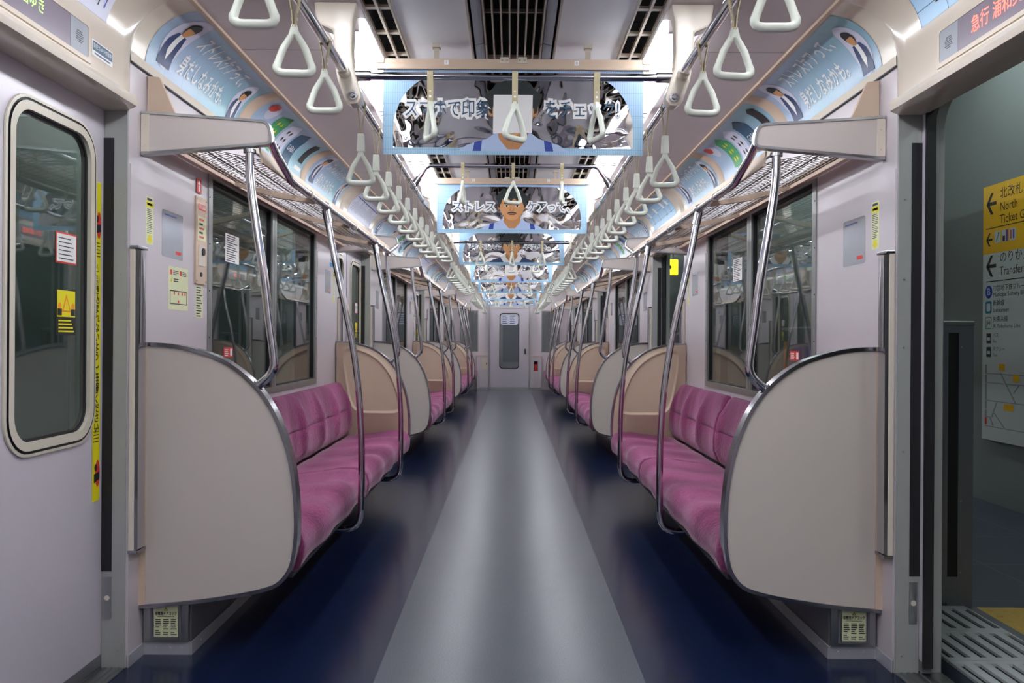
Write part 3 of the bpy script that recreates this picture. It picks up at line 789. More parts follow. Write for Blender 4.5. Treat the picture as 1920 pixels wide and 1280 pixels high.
# grab handles on the walls beside the doorways
def handle_meshes(s, d):
    a = MB(); a.box(1.277, 1.2945, 0.0, 0.068, 0.395, 1.42); a2 = MB()
    a2.prism([(1.266, 0.008), (1.263, 0.018), (1.263, 0.052), (1.266, 0.062), (1.277, 0.064), (1.277, 0.006)], 'xy', 0.40, 1.415)
    a3 = MB(); a3.box(1.262, 1.2955, -0.002, 0.070, 0.385, 0.397); a4 = MB(); a4.box(1.262, 1.2955, -0.002, 0.070, 1.418, 1.43)
    for m in (a, a2, a3, a4): m.flip(s, d)
    return a.mesh('base', [M_CREAM], smooth=0, bevel=0.002), a2.mesh('grip', [M_CHROME], smooth=50), [q.mesh('cap', [M_STEELP], smooth=0, bevel=0.003) for q in (a3, a4)]
for k in BAYS + [3]:
    for s in (-1, 1):
        for d, y in ((1, ybay(k)-0.086), (-1, ybay(k)+LB+0.086)):
            if k == 3 and d < 0: continue
            a, g, c = cached(('hand', s, d), lambda: handle_meshes(s, d))
            w = '%s %s' % (SIDE[s], (['nearest', 'middle', 'farthest'][k] + ' long bench') if k < 3 else 'short end bench')
            t = thing('door_grab_handle', 'tall chrome handle beside the doorway at the %s end of the %s' % ('camera' if d > 0 else 'far', bn(k, s)), 'handle', (0, y, 0), 'doorway grab handles')
            link('base', a, t); link('grip', g, t, label='chrome grip')
            for q in c: link('end_cap', q, t)

# ------------------------------------------------------------------ windows
win_n = 0
def window(s, y0, y1, double=True, nm=None):
    global win_n
    win_n += 1
    t = struct('window_%d' % win_n, None, None, (s*XW, (y0+y1)/2, WIN[0]))
    hw = (y1-y0)/2; H = WIN[1]-WIN[0]
    fr = MB()
    for a, b_, c, d in ((-hw, -hw+0.045, 0, H), (hw-0.045, hw, 0, H), (-hw+0.045, hw-0.045, 0, 0.035), (-hw+0.045, hw-0.045, H-0.035, H)): fr.box(-0.006, 0.045, a, b_, c, d, 0)
    if double: fr.box(-0.006, 0.045, -0.04, -0.003, 0.035, H-0.035, 0); fr.box(-0.006, 0.045, 0.003, 0.04, 0.035, H-0.035, 0); fr.box(0.0, 0.04, -0.003, 0.003, 0.035, H-0.035, 1)
    rg = ((-hw+0.045, -0.04), (0.04, hw-0.045)) if double else ((-hw+0.045, hw-0.045),)
    for a, b_ in rg:
        for p in ((a, a+0.008, 0.035, H-0.035), (b_-0.008, b_, 0.035, H-0.035), (a+.008, b_-.008, 0.035, 0.043), (a+.008, b_-.008, H-0.043, H-0.035)): fr.box(0.004, 0.03, p[0], p[1], p[2], p[3], 1)
    for z in (0.1, 0.3, 0.5, 0.7, 0.9): 
        for yy in (-hw+0.01, hw-0.01): fr.cyl((-0.006, yy, z), (-1, 0, 0), 0.003, 0.002, 8, mi=1)
    fr.flip(s)
    f_ = struct('window_frame', fr.mesh('frame', [M_ALU, M_BLACK], smooth=0), t)
    for a, b_ in rg:
        g = MB(); g.box(0.014, 0.019, a+0.004, b_-0.004, 0.037, H-0.037); g.flip(s)
        struct('window_pane', g.mesh('pane', [M_GLASS], smooth=0), t)
for k in BAYS:
    for s in (-1, 1): window(s, ybay(k)+0.644, ybay(k)+2.62)
for s in (-1, 1): window(s, ENDB+0.35, ENDB+1.0, False)

# ------------------------------------------------------------------ doors
XD = 1.38
door_n = 0
def leaf_meshes(s, d):
    """door leaf, local y 0..0.66 measured from the meeting edge outwards (d=+1 leaf lies at larger y)"""
    lf = MB(); hole = rrect(0.145, 0.61, 0.79, 1.79, 0.10, 7)
    plate_hole(lf, (0.006, 0.70, 0.05, 1.93), hole, XD, XD+0.03, 'yz', 0)
    lf.box(XD-0.002, XD+0.03, 0.006, 0.70, 0.012, 0.05, 1)
    gk = MB()
    def loop(h0, x): return [(x, p[0], p[1]) for p in h0]
    h1 = rrect(0.130, 0.625, 0.775, 1.805, 0.115, 7); h2 = rrect(0.139, 0.616, 0.784, 1.796, 0.106, 7); h3 = rrect(0.147, 0.608, 0.792, 1.788, 0.098, 7); h4 = rrect(0.172, 0.583, 0.817, 1.763, 0.078, 7)
    gk.loft([loop(h1, XD-0.001), loop(h1, XD-0.007), loop(h2, XD-0.008)], caps=False, mi=0)
    gk.loft([loop(h2, XD-0.008), loop(h2, XD-0.005), loop(h3, XD-0.005), loop(h3, XD-0.010)], caps=False, mi=1)
    gk.loft([loop(h3, XD-0.010), loop(h4, XD-0.010), loop(h4, XD+0.004)], caps=False, mi=0)
    h5 = rrect(0.180, 0.575, 0.825, 1.755, 0.07, 7)
    gk.loft([loop(h4, XD+0.003), loop(h5, XD+0.003), loop(h5, XD+0.02)], caps=False, mi=1)
    pn = MB(); pn.prism(rrect(0.178, 0.577, 0.823, 1.757, 0.072, 7), 'yz', XD+0.006, XD+0.011)
    ed = MB(); ed.box(XD-0.001, XD+0.031, -0.004, 0.006, 0.03, 1.93)
    for m in (lf, gk, pn, ed): m.flip(s, d)
    return lf.mesh('leaf', [M_DOOR, M_SEATBOX], smooth=0), gk.mesh('gasket', [M_GASK, M_BLACK], smooth=40), pn.mesh('pane', [M_GLASS], smooth=0), ed.mesh('edge', [M_BLACK], smooth=0)
def sticker_meshes(s, d):
    """yellow warning strip near the pocket edge, vertical lettering; local y as the leaf"""
    mb = MB(); x = XD-0.0015
    y0_, y1_ = 0.616, 0.664
    mirror = 1 if s*d < 0 else -1
    def P(lv): return lambda u, v: ((x-0.0006*lv)*s, ((y0_+y1_)/2)*d + u*(-s), v)
    hw = (y1_-y0_)/2
    mb.flat([(-hw, 0.574), (hw, 0.574), (hw, 1.633), (-hw, 1.633)], P(0), 0)
    for zc in (1.49, 0.665):
        mb.flat(ell((0.4*hw)*(1 if -s*d > 0 else -1), zc, hw*0.6, 0.045), P(1), 2)
        mb.flat([(-hw*0.6, zc-0.03), (hw*0.9, zc-0.02), (hw*0.9, zc+0.005), (-hw*0.6, zc+0.0)], P(2), 1)
        mb.flat(ell(-hw*0.1, zc+0.02, hw*0.35, 0.012), P(2), 1)
    for zc in (1.385, 0.77):
        for q in range(5): mb.flat([(-hw*0.85+q*0.001, zc+q*0.011), (hw*0.85-q*0.001, zc+q*0.011), (hw*0.85-q*0.001, zc+q*0.011+0.003), (-hw*0.85+q*0.001, zc+q*0.011+0.003)], P(1), 1)
    mb.flat([(-0.013, 1.335), (0.013, 1.335), (0, 1.362)], P(1), 1); mb.flat([(-0.009, 1.3375), (0.009, 1.3375), (0, 1.357)], P(2), 0)
    put_text(mb, '!', 0.014, P(3), 0, 1.3455, 1)
    txt = '引き込まれないよう ご注意ください'; z = 1.305
    for ch in txt:
        if ch == ' ': z -= 0.016; continue
        put_text(mb, ch, 0.034, P(1), 0, z, 1, off=0.0008, sx=1.0); z -= 0.0315
    return mb.mesh('sticker', [M_YEL, M_INK, M_RED], smooth=0, normals=False)
def notice_meshes(s, d):
    mb = MB()
    def P(lv): return lambda u, v: ((XD+0.004-0.0005*lv)*s, (0.46)*d + u*(-s), v)
    mb.flat([(-0.055, 1.125), (0.055, 1.125), (0.055, 1.265), (-0.055, 1.265)], P(0), 1)
    mb.flat([(-0.052, 1.18), (0.052, 1.18), (0.052, 1.262), (-0.052, 1.262)], P(1), 0)
    mb.flat([(-0.026, 1.195), (0.026, 1.195), (0, 1.252)], P(2), 2); mb.flat([(-0.017, 1.2), (0.017, 1.2), (0, 1.238)], P(3), 3)
    put_text(mb, '!', 0.03, P(4), 0, 1.214, 2)
    for u in (-0.038, 0.038): mb.flat([(u-0.012, 1.184), (u+0.012, 1.184), (u+0.012, 1.205), (u-0.012, 1.205)], P(2), 1); mb.flat(ell(u, 1.213, 0.009, 0.01), P(2), 2)
    for q in range(4): mb.flat([(-0.045, 1.133+q*0.011), (0.045-q*0.006, 1.133+q*0.011), (0.045-q*0.006, 1.138+q*0.011), (-0.045, 1.138+q*0.011)], P(2), 3)
    mb2 = MB()
    mb2.flat([(-0.06, 1.345), (0.06, 1.345), (0.06, 1.44), (-0.06, 1.44)], P(0), 2); mb2.flat([(-0.055, 1.35), (0.055, 1.35), (0.055, 1.435), (-0.055, 1.435)], P(1), 0)
    for q in range(6): mb2.flat([(-0.045, 1.358+q*0.0125), (0.04-0.008*(q % 3), 1.358+q*0.0125), (0.04-0.008*(q % 3), 1.361+q*0.0125), (-0.045, 1.361+q*0.0125)], P(2), 1)
    return mb.mesh('notice', [M_YEL, M_INK, M_ORANGE, M_YEL], smooth=0, normals=False), mb2.mesh('notice', [M_WHITE, M_INK, M_RED], smooth=0, normals=False)
for k in range(4):
    for s in (-1, 1):
        for d in (-1, 1):
            lf, gk, pn, ed = cached(('leaf', s, d), lambda: leaf_meshes(s, d))
            c = doorc(k) + (0.0 if s < 0 else 0.655*d)      # right-hand doors stand open, slid into their pockets
            door_n += 1
            t = struct('door_%d' % door_n, lf, None, (0, c, 0))
            struct('window_gasket', gk, t); struct('door_pane', pn, t); struct('edge_seal', ed, t)
            if s < 0:
                struct('warning_strip', cached(('stk', s, d), lambda: sticker_meshes(s, d)), t)
                if d > 0:
                    n1, n2 = cached(('ntc', s, d), lambda: notice_meshes(s, d)); struct('window_notice', n1, t)
                    struct('window_notice', n2, t)

# ------------------------------------------------------------------ strap rails, brackets, crossbars
RS, ZD, ZB = 0.573, 2.02, 2.00
def rail_thing(s, y0, y1, z, lab):
    m = MB(); m.tube([(0, y0, 0), (0, (y0+y1)/2, 0), (0, y1, 0)], 0.0155, 12)
    o = link('strap_rail', m.mesh('rail', [M_CHROME], smooth=60), None, (s*RS, 0, z)); tag(o, lab, 'rail', 'long chrome strap rails')
brk_y = []
for k in range(4):
    brk_y += [ybay(k)-0.046]
    if k < 3: brk_y += [ybay(k)+LB+0.046]
brk_y = [1.33-0.0] + brk_y
for s in (-1, 1):
    for k in range(4):
        y1 = ybay(k)-0.06; y0 = (ybay(k-1)+LB+0.06)
        rail_thing(s, y0, y1, ZD, 'chrome strap rail on the %s side over the %s doorway' % (SIDE[s], ORD[k]))
        e = ybay(k)+LB+0.03 if k < 3 else YEND-0.12
        rail_thing(s, ybay(k)-0.03, e, ZB, 'chrome strap rail above the %s' % bn(k, s))
def bracket_meshes(s, d):
    a = MB()
    a.prism([(0.535, 2.262), (0.68, 2.262), (0.672, 2.19), (0.615, 2.165), (0.61, 2.06), (0.60, 2.0), (0.575, 1.93), (0.555, 1.915), (0.53, 1.917), (0.517, 1.938), (0.521, 1.965), (0.545, 2.04), (0.55, 2.10), (0.548, 2.20)], 'xz', -0.03, 0.03)
    b2 = MB(); b2.cyl((0.545, -0.03, 1.943), (0, -1, 0), 0.0155, 0.008, 16); b2.cyl((0.545, -0.038, 1.943), (0, -1, 0), 0.010, 0.004, 16, r2=0.006)
    c = MB(); c.cyl((RS, -0.075, 2.02), (0, 1, 0), 0.020, 0.05, 14)
    for m in (a, b2, c): m.flip(s, d)
    return a.mesh('arm', [M_CREAM], smooth=0, bevel=0.008), b2.mesh('bolt', [M_STEELP], smooth=40), c.mesh('socket', [M_CREAM], smooth=40)
for s in (-1, 1):
    for k in range(4):
        for d in (1, -1):
            if k == 3 and d < 0: continue
            y = ybay(k)-0.046 if d > 0 else ybay(k)+LB+0.046
            a, b2, c = cached(('brk', s, d), lambda: bracket_meshes(s, d))
            w = (['nearest', 'middle', 'farthest'][k] + ' long bench') if k < 3 else 'short end bench'
            t = thing('rail_bracket', 'cream ceiling bracket holding the strap rail, %s end of the %s' % ('camera' if d > 0 else 'far', bn(k, s)), 'bracket', (0, y, 0), 'ceiling rail brackets')
            link('arm', a, t); link('bolt', b2, t, label='steel bolt'); link('rail_socket', c, t)
# crossbars
cross = []
for k in range(4):
    y = ybay(k)-0.046
    m = MB(); m.tube([(-0.535, 0, 0), (0, 0, 0), (0.535, 0, 0)], 0.0135, 12)
    t = thing('crossbar', 'straight chrome crossbar between brackets at the camera end of the %s' % bn(k), 'rail', (0, y, 2.02), 'straight chrome crossbars')
    link('bar', cached('cb', lambda: m.mesh('bar', [M_CHROME], smooth=60)), t)
    def soc():
        return [MB().cyl((s*0.545, 0, 0), (-s, 0, 0), 0.018, 0.055, 14).mesh('socket', [M_STEELP], smooth=40) for s in (-1, 1)]
    for q in cached('cbs', soc): link('end_socket', q, t)
    cross.append((y, 2.02, 'straight', k))
for k in range(3):
    y = 4.76 + PITCH*k
    def bent():
        p = [(-0.57, 0, -0.118), (-0.555, 0, -0.10), (-0.495, 0, -0.012), (-0.475, 0, 0.0), (-0.45, 0, 0.0), (0, 0, 0), (0.45, 0, 0), (0.475, 0, 0), (0.495, 0, -0.012), (0.555, 0, -0.10), (0.57, 0, -0.118)]
        q = MB(); q.tube(p, 0.0135, 12, up=(0, 1, 0)); return q.mesh('bar', [M_CHROME], smooth=60)
    def joints():
        r_ = []
        for s in (-1, 1): q = MB(); q.tube([(s*0.565, 0, -0.113), (s*0.535, 0, -0.07)], 0.019, 12); q.tube([(s*RS, -0.02, -0.118), (s*RS, 0.02, -0.118)], 0.020, 12); r_.append(q.mesh('joint', [M_STEELP], smooth=40))
        return r_
    t = thing('crossbar', 'bent chrome crossbar halfway along the %s' % bn(k), 'rail', (0, y, 2.118), 'bent chrome crossbars')
    link('bar', cached('bent', bent), t)
    for q in cached('joi', joints): link('rail_joint', q, t)
    cross.append((y, 2.118, 'bent', k))

# ------------------------------------------------------------------ hanging straps
def ring_path(w, h, r, n=5):
    """rounded triangle in xz, apex at z=0"""
    A, B, C = (0, 0), (-w/2, -h), (w/2, -h); pts = []
    def corner(P, Q, R, rad):
        P, Q, R = Vector(P), Vector(Q), Vector(R); a = (P-Q).normalized(); b_ = (R-Q).normalized()
        p1 = Q + a*rad; p2 = Q + b_*rad
        return [(p1*(1-t)**2 + Q*2*t*(1-t) + p2*t*t) for t in [i/n for i in range(n+1)]]
    for P, Q, R, rd in ((C, A, B, r*0.55), (A, B, C, r), (B, C, A, r)):
        c = corner(P, Q, R, rd); pts += c
        nxt = {0: None}
    out = []
    for i, p in enumerate(pts):
        out.append(p)
        q = pts[(i+1) % len(pts)]
        if (q-p).length > 0.03:
            m1 = p.lerp(q, 0.5); bulge = Vector((m1.x*0.16, 0)) if m1.y > -h*0.9 else Vector((0, 0)); out.append(m1 + bulge)
    return out
def ring_mesh():
    p = ring_path(0.110, 0.116, 0.032); N = len(p)
    rad = [0.0085 if q.y > -0.03 else (0.0098 if q.y > -0.09 else 0.0112) for q in p]
    m = MB(); m.tube([(q.x, 0, q.y-0.004) for q in p], rad, 8, closed=True, up=(0, 1, 0))
    m.prism([(-0.014, -0.020), (0.014, -0.020), (0.007, 0.006), (-0.007, 0.006)], 'xz', -0.0075, 0.0075)
    return m.mesh('ring', [M_RING], smooth=60)
def belt_mesh(drop, flat_=False):
    """loop over a rail of radius .0155 running along y; closes at -drop"""
    r = 0.0175
    arc = [(r*math.cos(a), r*math.sin(a)) for a in [PI*i/8 for i in range(9)]]
    pts = [(0.003, -drop)] + [(0.0045, -drop+0.03), (0.0135, -0.012)] + arc + [(-0.0135, -0.012), (-0.0045, -drop+0.03), (-0.003, -drop)]
    m = MB(); m.ribbon(pts, 0.0022, -0.010, 0.010)
    for z in (-drop+0.045, -drop+0.06): m.cyl((0, 0, z), (0, 0, 1), 0.0001, 0.0001, 3)
    return m.mesh('belt', [M_BELT], smooth=50)
def rivet_mesh(drop):
    m = MB()
    for z in (-drop+0.022, -drop+0.042):
        for sx in (-1, 1): m.cyl((sx*0.0055, 0, z), (sx, 0, 0), 0.0042, 0.0022, 10)
    return m.mesh('rivet', [M_WHITE, M_STEEL], smooth=40)
def sleeve_mesh():
    m = MB(); m.loft([[(x*0.5, y, z) for x, y in ((-w, -0.011), (w, -0.011), (w, 0.011), (-w, 0.011))] for w, z in ((0.026, 0.0), (0.030, 0.004), (0.024, 0.066), (0.020, 0.068))])
    return m.mesh('sleeve', [M_RING], smooth=0, bevel=0.002)
RING = ring_mesh(); SLEEVE = sleeve_mesh()
BELT_S, BELT_L, RIV_S = belt_mesh(0.092), belt_mesh(0.120), rivet_mesh(0.092)
rs = random.Random(11)
def strap(kind, x, y, z, rot, lab, group, twist=0.0):
    t = thing('hanging_strap', lab, 'hanging strap', (x, y, z), group, (0, 0, rot))
    if kind == 'short':
        link('belt', BELT_S, t, label='beige belt'); link('rivets', RIV_S, t)
        link('ring', RING, t, (0, 0, -0.092), (0, 0, twist), label='pale triangular ring')
    else:
        link('belt', BELT_L, t, label='beige belt'); link('sleeve', SLEEVE, t, (0, 0, -0.178), (0, 0, twist*0.5))
        link('ring', RING, t, (0, 0, -0.176), (0, 0, twist), label='pale triangular ring')
for s in (-1, 1):
    for k in range(4):
        base = 1.82 + PITCH*k
        ys = [base-0.34, base, base+0.338, base+0.69]
        for i, y in enumerate(ys):
            strap('short', s*RS, y, ZD, 0, 'short strap on the %s rail over the %s doorway, %s of four' % (SIDE[s], ORD[k], NUM[i]), 'short straps over the doorways', rs.uniform(-0.12, 0.12))
        n = 9 if k < 3 else 3
        w = (['nearest', 'middle', 'farthest'][k] + ' long bench') if k < 3 else 'short end bench'
        for i in range(n):
            strap('long', s*RS, ybay(k)+0.234+0.3535*i, ZB, 0, 'long sleeved strap on the rail above the %s, %s from the camera' % (bn(k, s), NUM[i]), 'long straps above the benches', rs.uniform(-0.15, 0.15))
for (y, z, kd, k) in cross:
    for i, x in enumerate((-0.285, 0.005, 0.285)):
        tw = {0: rs.uniform(0.9, 1.15), 1: rs.uniform(-0.9, -0.3), 2: rs.uniform(0.2, 0.6)}[i] if kd == 'straight' else rs.choice([-1.2, -0.2, 0.25, 0.9])
        if kd == 'straight' and k == 0: tw = (0.42, -0.80, 0.40)[i]
        strap('short', x, y, z, PI/2, '%s strap of three on the %s crossbar above the %s' % (['left', 'middle', 'right'][i], kd, bn(k)), 'straps on the crossbars', tw)

# ------------------------------------------------------------------ hanging banners
def man(mb, P, cu, cv, sc, mustache=True, card=False, young=False):
    """flat printed portrait: P(layer) -> mapper; material slots 2.. see BANMATS"""
    def E(*a): return ell(cu+a[0]*sc, cv+a[1]*sc, a[2]*sc, a[3]*sc)
    def G(pts): return [(cu+u*sc, cv+v*sc) for u, v in pts]
    # shoulders and shirt
    SH, SUIT, ST, SK, SK2, HR, LIP, WH, INK = 2, 3, 4, 5, 6, 7, 8, 9, 10
    bot = -1.28
    body = SUIT if young else SH
    mb.flat(G([(-1.75, bot), (1.75, bot), (1.45, -1.08), (0.95, -0.93), (0.5, -0.78), (-0.5, -0.78), (-0.95, -0.93), (-1.45, -1.08)]), P(1), body)
    if not young:
        for sg in (-1, 1): mb.flat(G([(sg*1.02, bot), (sg*1.28, bot), (sg*1.22, -1.0), (sg*0.98, -0.93)]), P(2), ST)
    mb.flat(G([(-0.44, -1.22), (0.44, -1.22), (0.42, -0.6), (-0.42, -0.6)]), P(3), SK2)
    mb.flat(E(0, -0.75, 0.47, 0.42), P(3.5), SK2)
    for sg in (-1, 1):
        mb.flat(G([(sg*0.50, -0.66), (sg*0.86, -0.92), (sg*0.62, bot), (sg*0.12, bot), (sg*0.44, -0.9)]), P(4), SH if not young else WH)
        mb.flat(E(sg*0.70, 0.0, 0.10, 0.20), P(4), SK2)
    # hair back
    hb = [(0.86*math.cos(a)*(1+0.07*math.sin(7*a)), 0.33+0.66*math.sin(a)*(1+0.06*math.sin(9*a))) for a in [2*PI*i/40 for i in range(40)]]
    mb.flat(G(hb), P(4.5), HR)
    # face
    face = [(0.66*math.cos(a)*(1.0 if math.sin(a) > 0 else 1.0-0.18*(-math.sin(a))**2), -0.05+0.74*math.sin(a)) for a in [2*PI*i/36 for i in range(36)]]
    mb.flat(G(face), P(5), SK)
    fr = [(-0.70, 0.32), (-0.62, 0.08), (-0.52, 0.40), (-0.38, 0.30), (-0.25, 0.44), (-0.05, 0.27), (0.12, 0.43), (0.28, 0.28), (0.42, 0.42), (0.55, 0.30), (0.63, 0.05), (0.72, 0.32), (0.62, 0.72), (0.2, 0.88), (-0.25, 0.86), (-0.62, 0.70)]
    mb.flat(G(fr), P(6), HR)
    if not card:
        for sg in (-1, 1):
            mb.flat(G([(sg*0.14, 0.16), (sg*0.44, 0.20), (sg*0.46, 0.12), (sg*0.14, 0.10)]), P(6), HR)
            mb.flat(E(sg*0.29, -0.0, 0.12, 0.045), P(6), WH); mb.flat(E(sg*0.29, -0.0, 0.05, 0.045), P(7), INK)
            mb.flat(G([(sg*0.14, 0.01), (sg*0.29, 0.06), (sg*0.44, 0.01), (sg*0.29, 0.035)]), P(7.5), INK)
        mb.flat(G([(-0.05, 0.02), (0.05, 0.02), (0.14, -0.24), (0.07, -0.29), (-0.07, -0.29), (-0.14, -0.24)]), P(6), SK2)
        mb.flat(G([(-0.045, 0.05), (0.045, 0.05), (0.06, -0.22), (-0.06, -0.22)]), P(7), SK)
        mb.flat(E(0, -0.455, 0.19, 0.05), P(7), LIP); mb.flat(G([(-0.19, -0.455), (0.19, -0.455), (0.17, -0.465), (-0.17, -0.465)]), P(8), INK)
        if mustache: mb.flat(G([(-0.30, -0.44), (-0.20, -0.34), (0, -0.31), (0.20, -0.34), (0.30, -0.44), (0.16, -0.40), (0, -0.385), (-0.16, -0.40)]), P(8), HR)
    else:
        mb.flat(G([(-0.64, -0.73), (0.60, -0.70), (0.62, 0.50), (-0.62, 0.50)]), P(8), WH)
BANMATS = [M_BTILE, M_FOIL, M_SHIRT, M_SUIT, M_STRAPBLUE, M_SKIN, M_SKIN2, M_HAIR, M_LIP, M_WHITE, M_INK, M_NAVYINK]
def banner_print(kind):
    mb = MB()
    def P(lv): return lambda u, v: (u, -0.0012-0.0003*lv, v)
    mb.flat([(-0.515, -0.335), (0.515, -0.335), (0.515, 0.0), (-0.515, 0.0)], P(0), 0)
    arch = [(-0.475, -0.307), (0.475, -0.307), (0.475, -0.24)] + [(0.475-0.20*(1-math.cos(t)), -0.24+0.225*math.sin(t)) for t in [PI/2*i/10 for i in range(1, 11)]]
    arch += [(-p[0], p[1]) for p in reversed(arch[2:])]
    mb.flat(arch, P(0.5), 1)
    L, R = {0: ('スマホで印象', 'をチェック!'), 1: ('ストレス', 'ケアって、'), 2: ('身だしな', 'みかも。')}[kind]
    man(mb, P, 0, -0.148 if kind else -0.16, 0.125, mustache=kind == 1, card=kind == 0, young=kind == 2)
    sz = 0.076
    for txt, u in ((L, -0.262), (R, 0.272)):
        wd = len(txt)*sz*0.75; sx = min(1.0, 0.33/(len(txt)*sz*0.97))
        put_text(mb, txt, sz, P(9), u, -0.158, 9, sx=sx, off=0.0105)
        put_text(mb, txt, sz, P(11), u, -0.158, 11, sx=sx, off=0.0)
    return mb.mesh('print', BANMATS, smooth=0, normals=False)
PRINTS = [banner_print(0), banner_print(1), banner_print(2)]
def holder_meshes():
    h = MB(); h.box(-0.54, 0.54, -0.010, 0.010, 0.0, 0.042); h.box(-0.538, 0.538, -0.014, -0.010, 0.0, 0.010)
    cc = []
    for x in (-0.53, -0.035, 0.035, 0.53):
        c = MB(); cc.append(c); c.box(x-0.018, x+0.018, -0.014, -0.0102, 0.024, 0.048)
        for dx in (-0.010, 0.010): c.cyl((x+dx, -0.014, 0.036), (0, -1, 0), 0.003, 0.002, 8, mi=1)
    ms = []
    for x in (-0.305, 0.295): m = MB(); ms.append(m); m.box(x-0.016, x+0.016, -0.016, 0.016, 0.085, 0.099); m.box(x-0.010, x+0.010, -0.006, 0.006, 0.042, 0.085)
    n_ = MB()
    for x, ch in ((-0.265, '1'), (0.25, '2')):
        n_.flat([(x-0.009, 0.018), (x+0.009, 0.018), (x+0.009, 0.036), (x-0.009, 0.036)], lambda u, v: (u, -0.0105, v), 0)
        put_text(n_, ch, 0.014, lambda u, v: (u, -0.0110, v), x, 0.027, 1)
    pb = MB(); pb.box(-0.515, 0.515, -0.0008, 0.0008, -0.335, 0.002)
    return h.mesh('holder', [M_BEIGE], smooth=0, bevel=0.002), [c.mesh('clip', [M_CREAM, M_STEEL], smooth=0) for c in cc], [m.mesh('mount', [M_SLAT], smooth=0) for m in ms], n_.mesh('numbers', [M_WHITE, M_STRAPBLUE], smooth=0, normals=False), pb.mesh('paper', [M_WHITE], smooth=0)
H_, C_, MN_, NB_, PB_ = holder_meshes()
BW = ['reading スマホで印象をチェック, face behind a white card', 'reading ストレスケアって, with a moustached man', 'reading 身だしなみかも, with a clean-shaven man']
for i in range(7):
    y = 3.28 + 2.41*i
    kind = [0, 1, 2, 0, 1, 2, 0][i]
    t = thing('hanging_banner', '%s hanging foil banner, %s' % (NUM[i], BW[kind]), 'banner', (0, y, 2.185), 'foil advertising banners under the ceiling')
    hd = link('holder_bar', H_, t, label='beige clamp bar'); link('number_tags', NB_, hd)
    pp_ = link('paper_sheet', PB_, t); link('print', PRINTS[kind], pp_)
    for m in MN_: link('ceiling_mount', m, t)
    for m in C_: link('clip', m, hd)

# ------------------------------------------------------------------ cove advertisements
def coveP(s, lift, y0, H=None):
    """u along the car in reading direction, v = arc degrees"""
    def P(u, v):
        x, z = cove(v, X=1.10, rx=0.20-lift, Z=2.075, rz=0.195-lift)
        return (x*s, y0 + u*(-s), z)
    return P
DEG = 90/0.31
def cove_shape(mb, pts, s, lift, y0, mi, step=0.02):
    """planar polygon in (u metres, v metres) -> subdivided and wrapped on the cove"""
    me = bpy.data.meshes.new('x'); me.from_pydata([(p[0], p[1], 0) for p in pts[0]], [], pts[1]); bm = bmesh.new(); bm.from_mesh(me)
    bmesh.ops.triangulate(bm, faces=bm.faces)
    v0 = min(v.co.y for v in bm.verts); v1 = max(v.co.y for v in bm.verts)
    c = math.ceil(v0/step)*step
    while c < v1:
        g = bm.verts[:] + bm.edges[:] + bm.faces[:]
        bmesh.ops.bisect_plane(bm, geom=g, plane_co=(0, c, 0), plane_no=(0, 1, 0)); c += step
    P = coveP(s, lift, y0)
    bm.verts.index_update()
    mb.add([P(v.co.x, v.co.y*DEG) for v in bm.verts], [tuple(v.index for v in f.verts) for f in bm.faces], mi)
    bm.free(); bpy.data.meshes.remove(me)
def poly(p): return (p, [tuple(range(len(p)))])
def tsh(txt, size, u, v, **kw):
    vs, fs = text2d(txt, size, **kw); return ([(u+a, v+b_) for a, b_ in vs], fs)
ADM = [M_ADBLUE, M_WHITE, M_SUIT, M_SHIRT, M_SKIN, M_HAIR, M_PALE, M_GREEN, M_NAVYINK, M_RED, M_YEL, M_BEIGE, M_INK]
def fig(mb, s, y0, cu, cv, k_, flip=1):
    def G(p): return poly([(cu+u*k_*flip, cv+v*k_) for u, v in p])
    def E(a, b_, c, d): return poly(ell(cu+a*k_*flip, cv+b_*k_, c*k_, d*k_, n=18))
    cove_shape(mb, E(0.0, 0.15, 0.85, 1.55), s, 0.0030, y0, 6)
    cove_shape(mb, G([(-0.62, -1.25), (0.62, -1.25), (0.60, -0.1), (0.38, 0.32), (-0.38, 0.32), (-0.60, -0.1)]), s, 0.0040, y0, 2)
    cove_shape(mb, G([(-0.2, -0.5), (0.0, -1.0), (0.2, -0.5), (0.17, 0.36), (-0.17, 0.36)]), s, 0.0045, y0, 1)
    cove_shape(mb, E(0, 0.80, 0.36, 0.44), s, 0.0060, y0, 5)
    cove_shape(mb, E(0.02, 0.68, 0.29, 0.38), s, 0.0064, y0, 4)
    cove_shape(mb, G([(-0.33, 0.80), (0.33, 0.80), (0.28, 1.1), (0, 1.22), (-0.28, 1.1)]), s, 0.0068, y0, 5)
